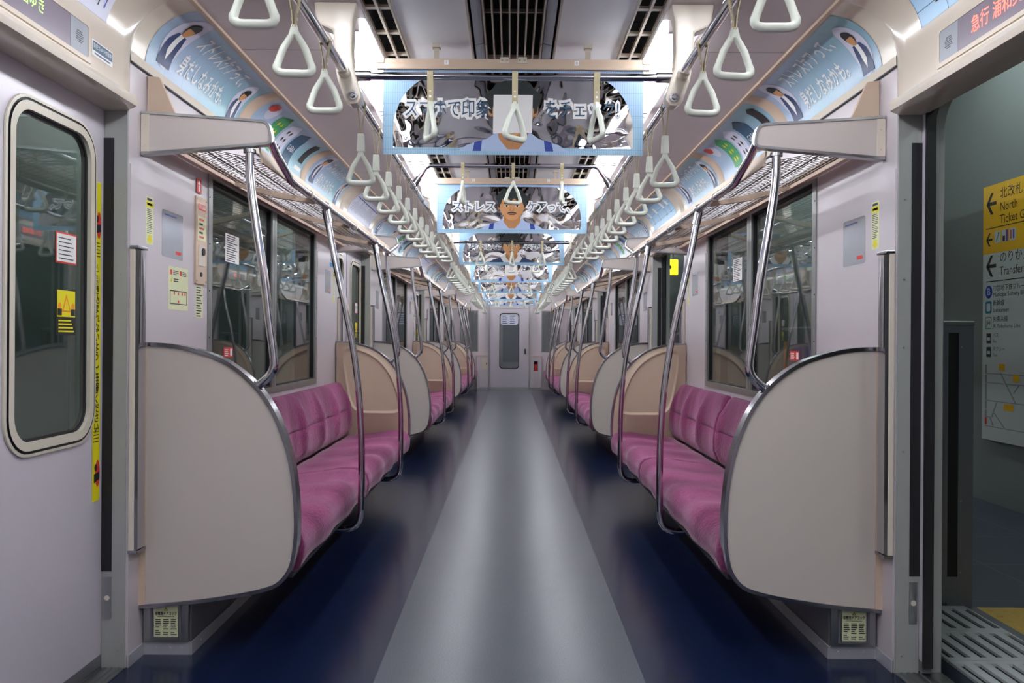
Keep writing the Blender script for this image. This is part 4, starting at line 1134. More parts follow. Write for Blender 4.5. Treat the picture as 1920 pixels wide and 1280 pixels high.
def ad_mesh(kind, s, W_):
    mb = MB(); y0 = 0.0; h = 0.295; hw = W_/2
    B = [(-hw, 0.010), (hw, 0.010), (hw, h), (-hw, h)]
    cove_shape(mb, poly(B), s, 0.0015, y0, 0)
    if kind == 'men':
        fig(mb, s, y0, -hw+0.13, 0.155, 0.088); fig(mb, s, y0, hw-0.10, 0.120, 0.076, -1)
        cove_shape(mb, tsh('ストレスケアって、', 0.094, 0.04, 0.215, sx=0.64, off=0.0012), s, 0.0035, y0, 1)
        cove_shape(mb, tsh('身だしなみかも。', 0.094, 0.02, 0.095, sx=0.68, off=0.0012), s, 0.0035, y0, 1)
    elif kind == 'arrows':
        cove_shape(mb, poly(ell(-hw+0.14, 0.21, 0.06, 0.05)), s, 0.0030, y0, 6); cove_shape(mb, poly(ell(-hw+0.10, 0.235, 0.045, 0.03)), s, 0.0034, y0, 9)
        for j, (mi, tm) in enumerate(((7, 10), (6, 12), (8, 1))):
            u = -0.20+j*0.185
            cove_shape(mb, poly([(u-0.075, 0.05), (u+0.075, 0.03), (u+0.08, 0.21), (u+0.02, 0.265), (u-0.075, 0.23)]), s, 0.0030, y0, mi)
            if j < 2:
                for q in range(3):
                    for w_ in (-0.022, 0.022): cove_shape(mb, poly(ell(u+w_, 0.09+q*0.05, 0.014, 0.017, n=4)), s, 0.0036, y0, tm)
            else: cove_shape(mb, tsh('GABA', 0.05, u, 0.13, sx=0.9), s, 0.0036, y0, tm)
        cove_shape(mb, poly([(hw-0.17, 0.05), (hw-0.03, 0.05), (hw-0.03, 0.075), (hw-0.17, 0.075)]), s, 0.0030, y0, 1)
        cove_shape(mb, poly([(hw-0.15, 0.10), (hw-0.06, 0.10), (hw-0.06, 0.24), (hw-0.10, 0.26), (hw-0.15, 0.24)]), s, 0.0030, y0, 12)
    return mb.mesh('ad', ADM, smooth=60, normals=False)
def rib_mesh(s):
    mb = MB(); pr = [cove(t) for t in range(4, 89, 6)]
    mb.loft([[(p[0] + (0 if q else 0), y, p[1]) for p in [(1.10+(x-1.10)*f_, 2.075+(z-2.075)*f_) for x, z in pr]] for y, f_, q in ((-0.055, 0.999, 0), (-0.045, 0.955, 1), (0.045, 0.955, 1), (0.055, 0.999, 0))], caps=False, closed=False)
    mb.flip(s); return mb.mesh('rib', [M_BEIGE], smooth=60)
for k in BAYS:
    for s in (-1, 1):
        w = '%s %s long bench' % (SIDE[s], ['nearest', 'middle', 'farthest'][k])
        for j, (kd, a, b_) in enumerate((('men', 0.03, 0.985), ('arrows', 1.10, 2.165), ('men', 2.28, 3.235))):
            m = cached(('ad', kd, s), lambda: ad_mesh(kd, s, b_-a))
            lab = 'curved blue poster above the %s, %s' % (bn(k, s), ['nearest of three, two suited men', 'middle of three, coloured arrow shapes', 'farthest of three, two suited men'][j])
            tag(link('cove_poster', m, None, (0, ybay(k)+(a+b_)/2, 0)), lab, 'poster', 'curved posters in the ceiling coves')
        for j, y in enumerate((1.042, 2.222)):
            tag(link('poster_divider', cached(('rib', s), lambda: rib_mesh(s)), None, (0, ybay(k)+y, 0)), 'beige rib between posters above the %s, %s of two' % (bn(k, s), ['nearer', 'farther'][j]), 'divider', 'beige ribs between cove posters')

# header posters, displays, notices over the doorways
def headerP(s, lift):
    def P(u, v):
        a = math.radians(v); return ((1.09+(0.195-lift)*math.cos(a))*s, u*(-s), 2.06+(0.21-lift)*math.sin(a))
    return P
def header_poster(kind, s):
    mb = MB(); w = 0.49
    def strip(u0, u1, v0, v1, lift, mi):
        n = max(1, int((v1-v0)/6)); P = headerP(s, lift)
        rings = [[P(u, v0+(v1-v0)*i/n) for u in (u0, u1)] for i in range(n+1)]
        mb.loft(rings, caps=False, closed=False, mi=mi)
    strip(-w, w, 12, 80, 0.0015, 0)
    rnd = random.Random(4)
    if kind == 'map':
        for q in range(26):
            u = -w+0.04+q*0.036; v0 = 20+rnd.random()*6; strip(u, u+0.006, v0, v0+18+rnd.random()*14, 0.0025, 2 if q % 5 else 1)
        strip(-w+0.03, w-0.03, 55, 57, 0.0028, 1); strip(-w+0.03, -w+0.3, 64, 72, 0.0028, 1)
    else:
        for q in range(7): strip(-w+0.001+q*0.16, -w+0.003+q*0.16, 12, 80, 0.0022, 3)
        for v in (25, 45, 65): strip(-w, w, v, v+0.6, 0.0022, 3)
        for c in (-0.36, -0.1, 0.2, 0.36):
            for d in (-0.012, 0.014): strip(c+d, c+d+0.004, 24, 42, 0.0028, 2); strip(c+d-0.008, c+d+0.006, 23, 24.5, 0.0028, 2)
            strip(c-0.03, c+0.034, 42, 58, 0.0026, 4)
    return mb.mesh('poster', [mat('poster_light_blue', '#a9d0ee', 0.4) if kind == 'blue' else M_PALE, M_STRAPBLUE, M_INK, M_NAVYINK, M_WHITE], smooth=60, normals=False)
def display_meshes(s):
    X = 1.2845
    fr = MB(); plate_hole(fr, (-0.40, 0.40, 1.945, 2.065), rrect(-0.385, 0.385, 1.958, 2.052, 0.010), X-0.004, X+0.002, 'yz', 0); fr.flip(s)
    sc_ = MB(); sc_.box(X-0.0015, X+0.001, -0.386, 0.386, 1.957, 2.053); sc_.flip(s)
    sp = MB(); sp.box(X-0.0022, X-0.0010, 0.285, 0.385, 1.958, 2.052, 0)
    for i in range(8):
        for j in range(7):
            a = (i-3.5)*0.0062; b_ = (j-3)*0.0062 + (0.0031 if i % 2 else 0)
            if a*a+b_*b_ < 0.021**2: sp.cyl((X-0.0022, 0.335+b_, 2.005+a), (-1, 0, 0), 0.0021, 0.0004, 6, mi=1)
    sp.flip(s, 1)
    return fr.mesh('frame', [M_HEAD], smooth=0), sc_.mesh('screen', [M_LEDBG], smooth=0), sp
for k in range(4):
    c = doorc(k)
    for s in (-1, 1):
        fr, sc_, sp = cached(('disp', s), lambda: display_meshes(s))
        if ('spk', s) not in _c: _c[('spk', s)] = sp.mesh('speaker', [M_GREY, M_INK], smooth=0)
        t = thing('door_display', 'red and grey information display above the %s right doorway' % ORD[k] if s > 0 else 'information display with green characters above the %s left doorway' % ORD[k], 'display', (0, c, 0), 'displays above the doorways')
        link('frame', fr, t); link('screen', sc_, t); link('speaker_grille', _c[('spk', s)], t)
        def led():
            m = MB(); P = lambda u, v: (s*(1.2845-0.0022), -s*u, v)
            if s < 0: put_text(m, '浦和美園ゆき', 0.046, P, 0.155, 2.012, 0, align='RIGHT', sx=0.85)
            else: put_text(m, '急行 浦和美園', 0.052, P, -0.216, 2.004, 0, align='LEFT', sx=0.86)
            return m.mesh('led', [M_LEDG if s < 0 else M_LEDR], smooth=0, normals=False)
        link('lettering', cached(('led', s), led), t, label='glowing LED characters')
        kd = 'map' if s < 0 else 'blue'
        tag(link('header_poster', cached(('hp', s), lambda: header_poster(kd, s)), None, (0, c, 0)), ('white route chart' if s < 0 else 'light blue poster with line drawings') + ' on the curved header over the %s %s doorway' % (ORD[k], SIDE[s]), 'poster', 'posters over the %s doorways' % SIDE[s])
        if s < 0:
            def cam_st():
                m = MB(); X = 1.2835; P = lambda u, v: (-X, u, v); Q = lambda u, v: (-X+0.0006, u, v)
                m.flat([(-0.065, -0.024), (0.065, -0.024), (0.065, 0.024), (-0.065, 0.024)], P, 0)
                m.flat([(-0.062, -0.008), (0.062, -0.008), (0.062, 0.021), (-0.062, 0.021)], Q, 1)
                put_text(m, '防犯カメラ作動中', 0.017, lambda u, v: (-X+0.0012, u, v), 0, 0.006, 0, sx=0.85)
                m.flat([(-0.05, -0.018), (0.05, -0.018), (0.05, -0.013), (-0.05, -0.013)], Q, 1)
                return m.mesh('camera_notice', [M_WHITE, M_NAVYINK], smooth=0, normals=False)
            tag(link('camera_notice', cached('camst', cam_st), None, (0, c+0.475, 2.003)), 'blue and white notice on the header beside the display of the %s left doorway' % ORD[k], 'sticker', 'camera notices on the headers')

# ------------------------------------------------------------------ wall stickers and devices
def wall_item(name, s, y0, y1, z0, z1, build, mats, label, cat, group=None, depth=0.0008, rad=0.0):
    """small flat thing on the wall; build(mb, P, w, h) draws with P(level)(u, v) around its centre"""
    mb = MB(); w = (y1-y0)/2; h = (z1-z0)/2; X = XW-0.004
    loopp = rrect(-w, w, -h, h, rad, 4) if rad else [(-w, -h), (w, -h), (w, h), (-w, h)]
    mb.prism([(p[0], p[1]) for p in loopp], 'yz', -depth, 0.0, 0)
    mb.xf(lambda x, y, z: (x*s, -s*y, z))
    def P(lv): return lambda u, v: ((-depth-0.0005*lv)*s, -s*u, v)
    build(mb, P, w, h)
    o = link(name, mb.mesh(name, mats, smooth=0, normals=False), None, (s*X, (y0+y1)/2, (z0+z1)/2))
    return tag(o, label, cat, group)
def bars(mb, P, u0, u1, v0, v1, n, mi, seed=1, hf=0.5):
    r = random.Random(seed)
    for i in range(n):
        v = v1-(i+0.75)*(v1-v0)/n; e = u0+(u1-u0)*(0.6+0.4*r.random()); hh = (v1-v0)/n*hf
        mb.flat([(u0, v), (e, v), (e, v+hh), (u0, v+hh)], P(1), mi)
M_MIRR = mat('silver_sticker', '#b9bbc4', 0.22, 0.85, var=0.1, vscale=10)
def b_mirror(mb, P, w, h):
    bars(mb, P, -w*0.8, w*0.9, h*0.75, h*0.92, 1, 1, 1, 0.25); mb.flat([(w*0.3, -h*0.8), (w*0.8, -h*0.8), (w*0.8, -h*0.65), (w*0.3, -h*0.65)], P(1), 2)
def b_yel(mb, P, w, h):
    mb.flat([(-w, h*0.55), (w, h*0.55), (w, h*0.8), (-w, h*0.8)], P(1), 1)
    bars(mb, P, -w*0.75, w*0.75, -h*0.55, h*0.5, 14, 2, 5, 0.35); bars(mb, P, -w*0.75, w*0.75, h*0.58, h*0.98, 2, 2, 6)
    mb.flat([(0, -h*0.97), (w*0.9, -h*0.78), (w*0.45, -h*0.78), (w*0.45, -h*0.6), (-w*0.45, -h*0.6), (-w*0.45, -h*0.78), (-w*0.9, -h*0.78)], P(1), 1)
def b_green(mb, P, w, h):
    mb.flat([(-w*0.85, h*0.62), (-w*0.65, h*0.62), (-w*0.65, h*0.85), (-w*0.85, h*0.85)], P(1), 2); mb.flat([(0.1*w, h*0.62), (0.3*w, h*0.62), (0.3*w, h*0.85), (0.1*w, h*0.85)], P(1), 2)
    bars(mb, P, -w*0.55, -0.02*w, h*0.6, h*0.85, 3, 1, 2); bars(mb, P, w*0.38, w*0.9, h*0.6, h*0.85, 3, 1, 3)
    mb.flat([(-w*0.85, h*0.28), (-w*0.62, h*0.28), (-w*0.73, h*0.48)], P(1), 3); bars(mb, P, -w*0.5, w*0.2, h*0.28, h*0.48, 2, 1, 4)
    for (a, b_, c, d) in ((-0.85, 0.85, -0.14, -0.10), (-0.85, 0.85, -0.74, -0.70), (-0.85, -0.81, -0.74, -0.10), (0.81, 0.85, -0.74, -0.10)): mb.flat([(w*a, h*c), (w*b_, h*c), (w*b_, h*d), (w*a, h*d)], P(1), 1)
    for u in (-0.5, -0.1, 0.3, 0.6): mb.flat([(w*u, -h*0.3), (w*(u+0.12), -h*0.3), (w*(u+0.12), -h*0.16), (w*u, -h*0.16)], P(1.5), 2)
    mb.flat([(w*-0.1, -h*0.68), (w*0.05, -h*0.68), (w*0.05, -h*0.55), (w*-0.1, -h*0.55)], P(1.5), 2)
def b_text(mb, P, w, h): bars(mb, P, -w*0.85, w*0.8, -h*0.95, h*0.95, 12, 1, 9, 0.4)
def b_red(mb, P, w, h):
    mb.flat([(-w*0.3, -h*0.75), (w*0.3, -h*0.75), (w*0.3, h*0.1), (-w*0.3, h*0.1)], P(1), 1); mb.flat([(-w*0.5, h*0.2), (w*0.5, h*0.2), (w*0.1, h*0.75), (-w*0.4, h*0.6)], P(1), 1)
def b_blue(mb, P, w, h): mb.flat([(-w*0.9, -h*0.9), (w*0.9, -h*0.9), (w*0.9, 0), (-w*0.9, 0)], P(1), 1); bars(mb, P, -w*.7, w*.7, h*.1, h*.8, 4, 2, 3)
def b_pri(mb, P, w, h):
    bars(mb, P, -w*0.8, w*0.3, -h*0.8, h*0.7, 4, 1, 4, 0.5); mb.flat([(w*0.4, -h*0.7), (w*0.85, -h*0.7), (w*0.85, h*0.7), (w*0.4, h*0.7)], P(1), 1)
M_BLUEP = mat('print_blue', '#3d8fc4', 0.4)
b0 = ybay(0)
wall_item('mirror_sticker', -1, 3.06, 3.255, 1.42, 1.595, b_mirror, [M_MIRR, M_STRAPBLUE, M_RED], 'silver sticker on the left wall just beyond the nearest partition', 'sticker', 'silver stickers', rad=0.01)
wall_item('mirror_sticker', 1, 3.04, 3.24, 1.41, 1.585, b_mirror, [M_MIRR, M_STRAPBLUE, M_RED], 'silver sticker on the right wall just beyond the nearest partition', 'sticker', 'silver stickers', rad=0.01)
for s in (-1, 1): wall_item('warning_sticker', s, 2.925, 2.985, 1.45, 1.62, b_yel, [M_LIME, M_YEL, M_INK], 'narrow upright yellow sticker on the %s wall above the nearest grab handle' % SIDE[s], 'sticker', 'narrow yellow wall stickers')
wall_item('seat_map_notice', -1, 3.12, 3.31, 1.225, 1.39, b_green, [M_LIME, M_INK, M_RED, M_YEL], 'pale green notice with a dashed car diagram on the left wall', 'sticker', rad=0.004)
wall_item('text_notice', -1, 3.39, 3.47, 1.20, 1.335, b_text, [M_LIME, M_INK], 'small pale text notice under the intercom panel on the left wall', 'sticker')
wall_item('extinguisher_sign', -1, 3.395, 3.447, 1.715, 1.775, b_red, [M_RED, M_WHITE], 'small red sign above the intercom panel on the left wall', 'sign')
# intercom
t = thing('intercom_panel', 'upright beige emergency intercom panel beside the nearest left window', 'intercom', (-(XW-0.004), 3.433, 1.52))
mb = MB(); mb.prism(rrect(-0.06, 0.06, -0.18, 0.18, 0.006, 4), 'yz', 0.0, 0.008); link('face_plate', mb.mesh('plate', [M_BEIGE], smooth=0, bevel=0.001), t)
mb = MB()
for a in (-0.05, 0.05):
    for b_ in (-0.168, 0.168): mb.cyl((0.008, a, b_), (1, 0, 0), 0.004, 0.002, 8)
link('screws', mb.mesh('screws', [M_STEEL], smooth=30), t)
mb = MB(); P = lambda u, v: (0.0086, u, v); Q = lambda u, v: (0.0092, u, v)
mb.flat([(-0.04, 0.125), (0.04, 0.125), (0.04, 0.15), (-0.04, 0.15)], P, 0); mb.flat([(-0.045, 0.0), (0.045, 0.0), (0.045, 0.10), (-0.045, 0.10)], P, 1)
put_text(mb, '非常通報器', 0.019, lambda u, v: (0.0096, u, v), 0, 0.1375, 3, sx=0.8)
for q in range(5): mb.flat([(-0.03, 0.01+q*0.018), (0.02-0.01*(q % 2), 0.01+q*0.018), (0.02-0.01*(q % 2), 0.018+q*0.018), (-0.03, 0.018+q*0.018)], Q, 2 if q % 2 else 0)
link('notice', mb.mesh('notice', [M_RED, M_LIME, M_INK, M_WHITE], smooth=0, normals=False), t)
mb = MB(); mb.box(0.008, 0.011, -0.035, 0.035, -0.105, -0.02); link('flap', mb.mesh('flap', [M_CREAM], smooth=0, bevel=0.001), t)
mb = MB(); mb.cyl((0.011, 0.01, -0.045), (1, 0, 0), 0.016, 0.004, 16); mb.cyl((0.008, -0.005, -0.14), (1, 0, 0), 0.010, 0.003, 14); link('call_button', mb.mesh('button', [M_BLACK], smooth=40), t, label='round black button')
for k in BAYS:
    for s in (-1, 1):
        y = ybay(k)+LB-0.08; w = '%s %s long bench' % (SIDE[s], ['nearest', 'middle', 'farthest'][k])
        wall_item('warning_sticker', s, y-0.05, y, 1.38, 1.62, b_yel, [M_LIME, M_YEL, M_INK], 'narrow yellow sticker on the wall past the window of the %s' % bn(k, s), 'sticker', 'narrow yellow wall stickers')
        wall_item('mirror_sticker', s, y-0.32, y-0.14, 1.44, 1.60, b_mirror, [M_MIRR, M_STRAPBLUE, M_RED], 'silver sticker on the wall past the window of the %s' % bn(k, s), 'sticker', 'silver stickers', rad=0.008)
        if s < 0: wall_item('blue_notice', s, y-0.18, y-0.06, 1.63, 1.70, b_blue, [M_PALE, M_BLUEP, M_INK], 'small blue notice high on the wall past the window of the %s' % bn(k, s), 'sticker', 'small blue notices')
        if k: 
            wall_item('mirror_sticker', s, ybay(k)+0.2, ybay(k)+0.4, 1.41, 1.585, b_mirror, [M_MIRR, M_STRAPBLUE, M_RED], 'silver sticker on the wall before the window of the %s' % bn(k, s), 'sticker', 'silver stickers', rad=0.01)
def glass_sticker(name, s, y0, y1, z0, z1, build, mats, label, group):
    o = wall_item(name, s, y0, y1, z0, z1, build, mats, label, 'sticker', group); o.location.x = s*(XW+0.0135)
glass_sticker('white_notice', -1, 3.79, 3.98, 1.47, 1.60, b_text, [M_WHITE, M_INK], 'white text notice stuck on the nearest left window', 'white notices on the windows')
glass_sticker('white_notice', 1, 4.72, 4.905, 1.47, 1.60, b_text, [M_WHITE, M_INK], 'white text notice stuck on the nearest right window', 'white notices on the windows')
for s in (-1, 1): glass_sticker('red_sticker', s, 3.775, 3.90, 1.03, 1.075, b_pri, [M_RED, M_WHITE], 'small red and white sticker low on the nearest %s window' % SIDE[s], 'red stickers low on the windows')

# ------------------------------------------------------------------ end wall
YE = YEND
mb = MB()
EW = [(-1.30, -1.15), (-0.73, -0.50), (0.44, 0.69), (1.11, 1.30)]
for a, b_ in EW: mb.box(a, b_, YE, YE+0.05, 0, 2.30)
for a, b_ in ((-1.15, -0.73), (0.69, 1.11)): mb.box(a, b_, YE, YE+0.05, 0, 0.84); mb.box(a, b_, YE, YE+0.05, 1.79, 2.30)
mb.box(-0.50, 0.44, YE, YE+0.05, 1.83, 2.30)
struct('wall_end', mb.mesh('wall_end', [M_WALL], smooth=0))
mb = MB(); mb.box(-1.35, 1.35, -3.05, -3.0, 0, 2.46); struct('wall_back', mb.mesh('wall_back', [M_WALL], smooth=0))
for i, (a, b_) in enumerate(((-1.15, -0.73), (0.69, 1.11))):
    win_n += 1; t = struct('window_%d' % win_n, None, None, ((a+b_)/2, YE, 0.84)); w = (b_-a)/2
    f_ = MB(); f_.box(-w, -w+0.02, -0.004, 0.03, 0, 0.95, 0); f_.box(w-0.02, w, -0.004, 0.03, 0, 0.95, 0); f_.box(-w+0.02, w-0.02, -0.004, 0.03, 0, 0.02, 0); f_.box(-w+0.02, w-0.02, -0.004, 0.03, 0.93, 0.95, 0)
    struct('window_frame', f_.mesh('frame', [M_ALU], smooth=0), t)
    g = MB(); g.box(-w+0.018, w-0.018, 0.012, 0.017, 0.018, 0.932); struct('window_pane', g.mesh('pane', [M_GLASS], smooth=0), t)
door_n += 1
t = struct('door_%d' % door_n, None, None, (-0.03, YE, 0))
mb = MB(); plate_hole(mb, (-0.435, 0.435, 0.05, 1.82), rrect(-0.21, 0.21, 0.48, 1.71, 0.06), -0.012, 0.02, 'xz'); mb.box(-0.435, 0.435, -0.012, 0.02, 0.0, 0.05, 1); struct('door_leaf', mb.mesh('leaf', [M_DOOR, M_STEEL], smooth=0), t)
mb = MB(); lo = lambda h, y: [(p[0], y, p[1]) for p in h]
mb.loft([lo(rrect(-0.225, 0.225, 0.465, 1.725, 0.07), -0.013), lo(rrect(-0.222, 0.222, 0.468, 1.722, 0.07), -0.018), lo(rrect(-0.206, 0.206, 0.484, 1.706, 0.06), -0.018), lo(rrect(-0.206, 0.206, 0.484, 1.706, 0.06), 0.0)], caps=False); struct('window_gasket', mb.mesh('gasket', [M_BLACK], smooth=40), t)
mb = MB(); mb.prism(rrect(-0.208, 0.208, 0.482, 1.708, 0.06), 'xz', 0.002, 0.007); struct('door_pane', mb.mesh('pane', [M_GLASS], smooth=0), t)
mb = MB(); mb.box(0.345, 0.375, -0.035, -0.012, 0.80, 0.92); struct('door_handle', mb.mesh('handle', [M_BLACK], smooth=0, bevel=0.004), t)
mb = MB(); P = lambda u, v: (u, 0.0, v); Q = lambda u, v: (u, -0.001, v)
mb.flat(rrect(-0.2, 0.2, 1.46, 1.70, 0.05), P, 0)
rnd = random.Random(8)
for r_ in range(5):
    for c_ in range(2): u0 = -0.16+c_*0.17; v0 = 1.485+r_*0.04; mb.flat([(u0, v0), (u0+0.08+rnd.random()*0.06, v0), (u0+0.08+rnd.random()*0.06, v0+0.018), (u0, v0+0.018)], Q, 1)
struct('door_notice', mb.mesh('notice', [M_PALE, M_NAVYINK], smooth=0, normals=False), t)
# next car seen through the end windows
mb = MB(); Z1 = YE+0.5; Z2 = YE+4.5
for x0, x1 in ((-1.30, -0.45), (0.45, 1.30)): mb.box(x0, x1, Z1, Z1+0.04, 0, 0.85); mb.box(x0, x1, Z1, Z1+0.04, 1.8, 2.3)
mb.box(-1.34, -1.30, YE+0.06, Z2, 0, 2.3); mb.box(1.30, 1.34, YE+0.06, Z2, 0, 2.3); mb.box(-1.34, 1.34, Z2, Z2+0.04, 0, 2.3); mb.box(-1.30, 1.30, YE+0.06, Z2, 2.28, 2.3); mb.box(-1.30, 1.30, YE+0.06, Z2, -0.02, 0.0, 1)
mb.box(-0.22, 0.22, Z2-0.02, Z2, 0.5, 1.7, 2)
struct('wall_next_car', mb.mesh('next_car', [M_WALL, M_FLOORN, M_GREY], smooth=0))
for s in (-1, 1):
    t = thing('ceiling_lamp', 'tube lamp in the next car beyond the end wall, %s side' % SIDE[s], 'lamp', (s*0.6, YE+1.0, 2.25), 'tube lamps in the next car')
    mb = MB(); mb.tube([(0, 0, 0), (0, 1, 0), (0, 2.4, 0)], 0.0165, 8); link('lamp_tube', mb.mesh('tube', [M_TUBE], smooth=60), t)
    mb = MB(); mb.box(-0.05, 0.05, 0, 2.4, 0.018, 0.028); link('tray', mb.mesh('tray', [M_TRAY], smooth=0), t)
for s in (-1, 1):
    x0, x1 = ((-0.76, -0.505) if s < 0 else (0.445, 0.70))
    t = thing('end_cabinet', 'low cream cabinet %s of the end door%s' % (SIDE[s], ', with a fire extinguisher recess' if s > 0 else ''), 'cabinet', ((x0+x1)/2, YE, 0), 'low cabinets beside the end door')
    w = (x1-x0)/2
    mb = MB()
    if s < 0: mb.box(-w, w, -0.10, -0.002, 0.045, 0.75)
    else: mb.box(-w, -0.045, -0.10, -0.002, 0.045, 0.75); mb.box(0.045, w, -0.10, -0.002, 0.045, 0.75); mb.box(-0.045, 0.045, -0.10, -0.002, 0.045, 0.42); mb.box(-0.045, 0.045, -0.10, -0.002, 0.64, 0.75)
    link('body', mb.mesh('body', [M_WALL], smooth=0, bevel=0.003), t)
    mb = MB(); mb.box(-w-0.004, w+0.004, -0.106, -0.002, 0.751, 0.768); link('top_ledge', mb.mesh('ledge', [M_BEIGE], smooth=0), t)
    mb = MB(); mb.box(-w+0.002, w-0.002, -0.108, -0.002, 0.0, 0.044); link('kick_plate', mb.mesh('kick', [M_STEEL], smooth=0), t, label='steel kick plate')
    if s < 0:
        mb = MB(); mb.box(-0.02, w-0.015, -0.104, -0.100, 0.45, 0.70); d_ = link('door', mb.mesh('door', [M_CREAM], smooth=0, bevel=0.001), t)
        mb = MB(); mb.box(w-0.045, w-0.03, -0.109, -0.104, 0.56, 0.60); link('latch', mb.mesh('latch', [M_BLACK], smooth=0), d_)
    else:
        mb = MB(); mb.box(-0.045, 0.045, -0.012, -0.003, 0.42, 0.64); link('recess_back', mb.mesh('back', [M_DARK], smooth=0), t)
        e = thing('fire_extinguisher', 'red fire extinguisher in the recess of the cabinet right of the end door', 'fire extinguisher', ((x0+x1)/2, YE-0.05, 0.421))
        mb = MB(); mb.cyl((0, 0, 0), (0, 0, 1), 0.032, 0.13, 16); mb.cyl((0, 0, 0.13), (0, 0, 1), 0.032, 0.025, 16, r2=0.012); link('cylinder', mb.mesh('cyl', [M_RED], smooth=40), e)
        mb = MB(); mb.cyl((0, 0, 0.155), (0, 0, 1), 0.01, 0.02, 10); mb.box(-0.006, 0.006, -0.035, 0.01, 0.175, 0.185); link('valve', mb.mesh('valve', [M_BLACK], smooth=30), e, label='black valve and lever')
for s, x in ((-1, -0.485), (1, 0.425)):
    mb = MB(); mb.box(x-0.014, x+0.014, YE-0.03, YE-0.001, 0, 2.26); nt_ += 1; struct('trim_%d' % nt_, mb.mesh('post', [M_STEEL if s < 0 else M_JAMB], smooth=0))

# ------------------------------------------------------------------ platform outside (right) and tunnel wall (left)
PX0 = 1.53
mb = MB(); mb.box(PX0, 3.38, -4, 24, -0.4, -0.004, 0)
struct('floor_platform', mb.mesh('platform', [M_PFLOOR], smooth=0))
mb = MB(); mb.box(3.38, 3.5, -4, 24, -0.4, 3.4); struct('wall_platform', mb.mesh('pwall', [M_PWALL], smooth=0))
mb = MB(); mb.box(1.2, 3.5, -4, 24, 3.4, 3.5); struct('ceiling_platform', mb.mesh('pceil', [M_CONC], smooth=0))
mb = MB(); mb.box(-2.75, -2.6, -4, 24, -1.2, 3.6); mb.box(-2.6, -1.5, -4, 24, -1.2, -1.1); mb.box(-2.6, -1.3, -4, 24, 3.16, 3.3); struct('wall_tunnel', mb.mesh('tunnel', [M_CONC], smooth=0))
mb = MB(); mb.box(1.48, PX0, -4, 24, -0.5, -0.1); struct('trim_%d' % (nt_+1), mb.mesh('platform_edge', [M_BLACK], smooth=0)); nt_ += 1
for k in range(4):
    c = doorc(k); y0, y1 = c-1.38, c+1.38
    y = y1; j = 0
    def grating():
        m = MB(); n = 7; pitch = 0.0565; x = PX0
        m.box(PX0, PX0+0.012, -0.298, 0, 0, 0.010); 
        xs = [PX0+0.0155+pitch*i for i in range(n)]; sw_ = 0.023
        prev = PX0
        for xx in xs:
            m.box(prev, xx, -0.298, 0, 0, 0.010); m.box(xx, xx+sw_, -0.298, -0.270, 0, 0.010); m.box(xx, xx+sw_, -0.028, 0, 0, 0.010); prev = xx+sw_
        m.box(prev, 1.915, -0.298, 0, 0, 0.010)
        return m.mesh('grating', [M_GRATE], smooth=0)
    def under():
        m = MB(); m.box(PX0+0.013, 1.91, -0.297, -0.001, -0.0035, -0.001); return m.mesh('under', [M_DARK], smooth=0)
    while y > y0+0.2:
        lab = 'white slotted grating outside the %s right doorway, %s from its far end' % (ORD[k], NUM[j])
        t = thing('floor_grating', lab, 'grating', (0, y, 0.0), 'slotted gratings outside the right doorways')
        link('slotted_plate', cached('grt', grating), t); link('dark_backing', cached('und', under), t)
        y -= 0.30; j += 1
    def tact():
        m = MB(); m.box(1.965, 2.565, -2.76, 0, -0.003, 0.004)
        n = 0
        for i in range(9):
            for j_ in range(40): m.cyl((2.0+i*0.066, -0.04-j_*0.068, 0.004), (0, 0, 1), 0.016, 0.004, 8, r2=0.010)
        return m.mesh('tactile', [M_TACT], smooth=30)
    tag(link('tactile_paving', cached('tact', tact), None, (0, y1, 0)), 'yellow tactile paving outside the %s right doorway' % ORD[k], 'tactile paving', 'yellow tactile paving')
    mb = MB(); mb.box(1.918, 1.962, y0, y1, -0.003, 0.006); nt_ += 1; struct('trim_%d' % nt_, mb.mesh('edge_strip', [M_TILEFRAME], smooth=0))
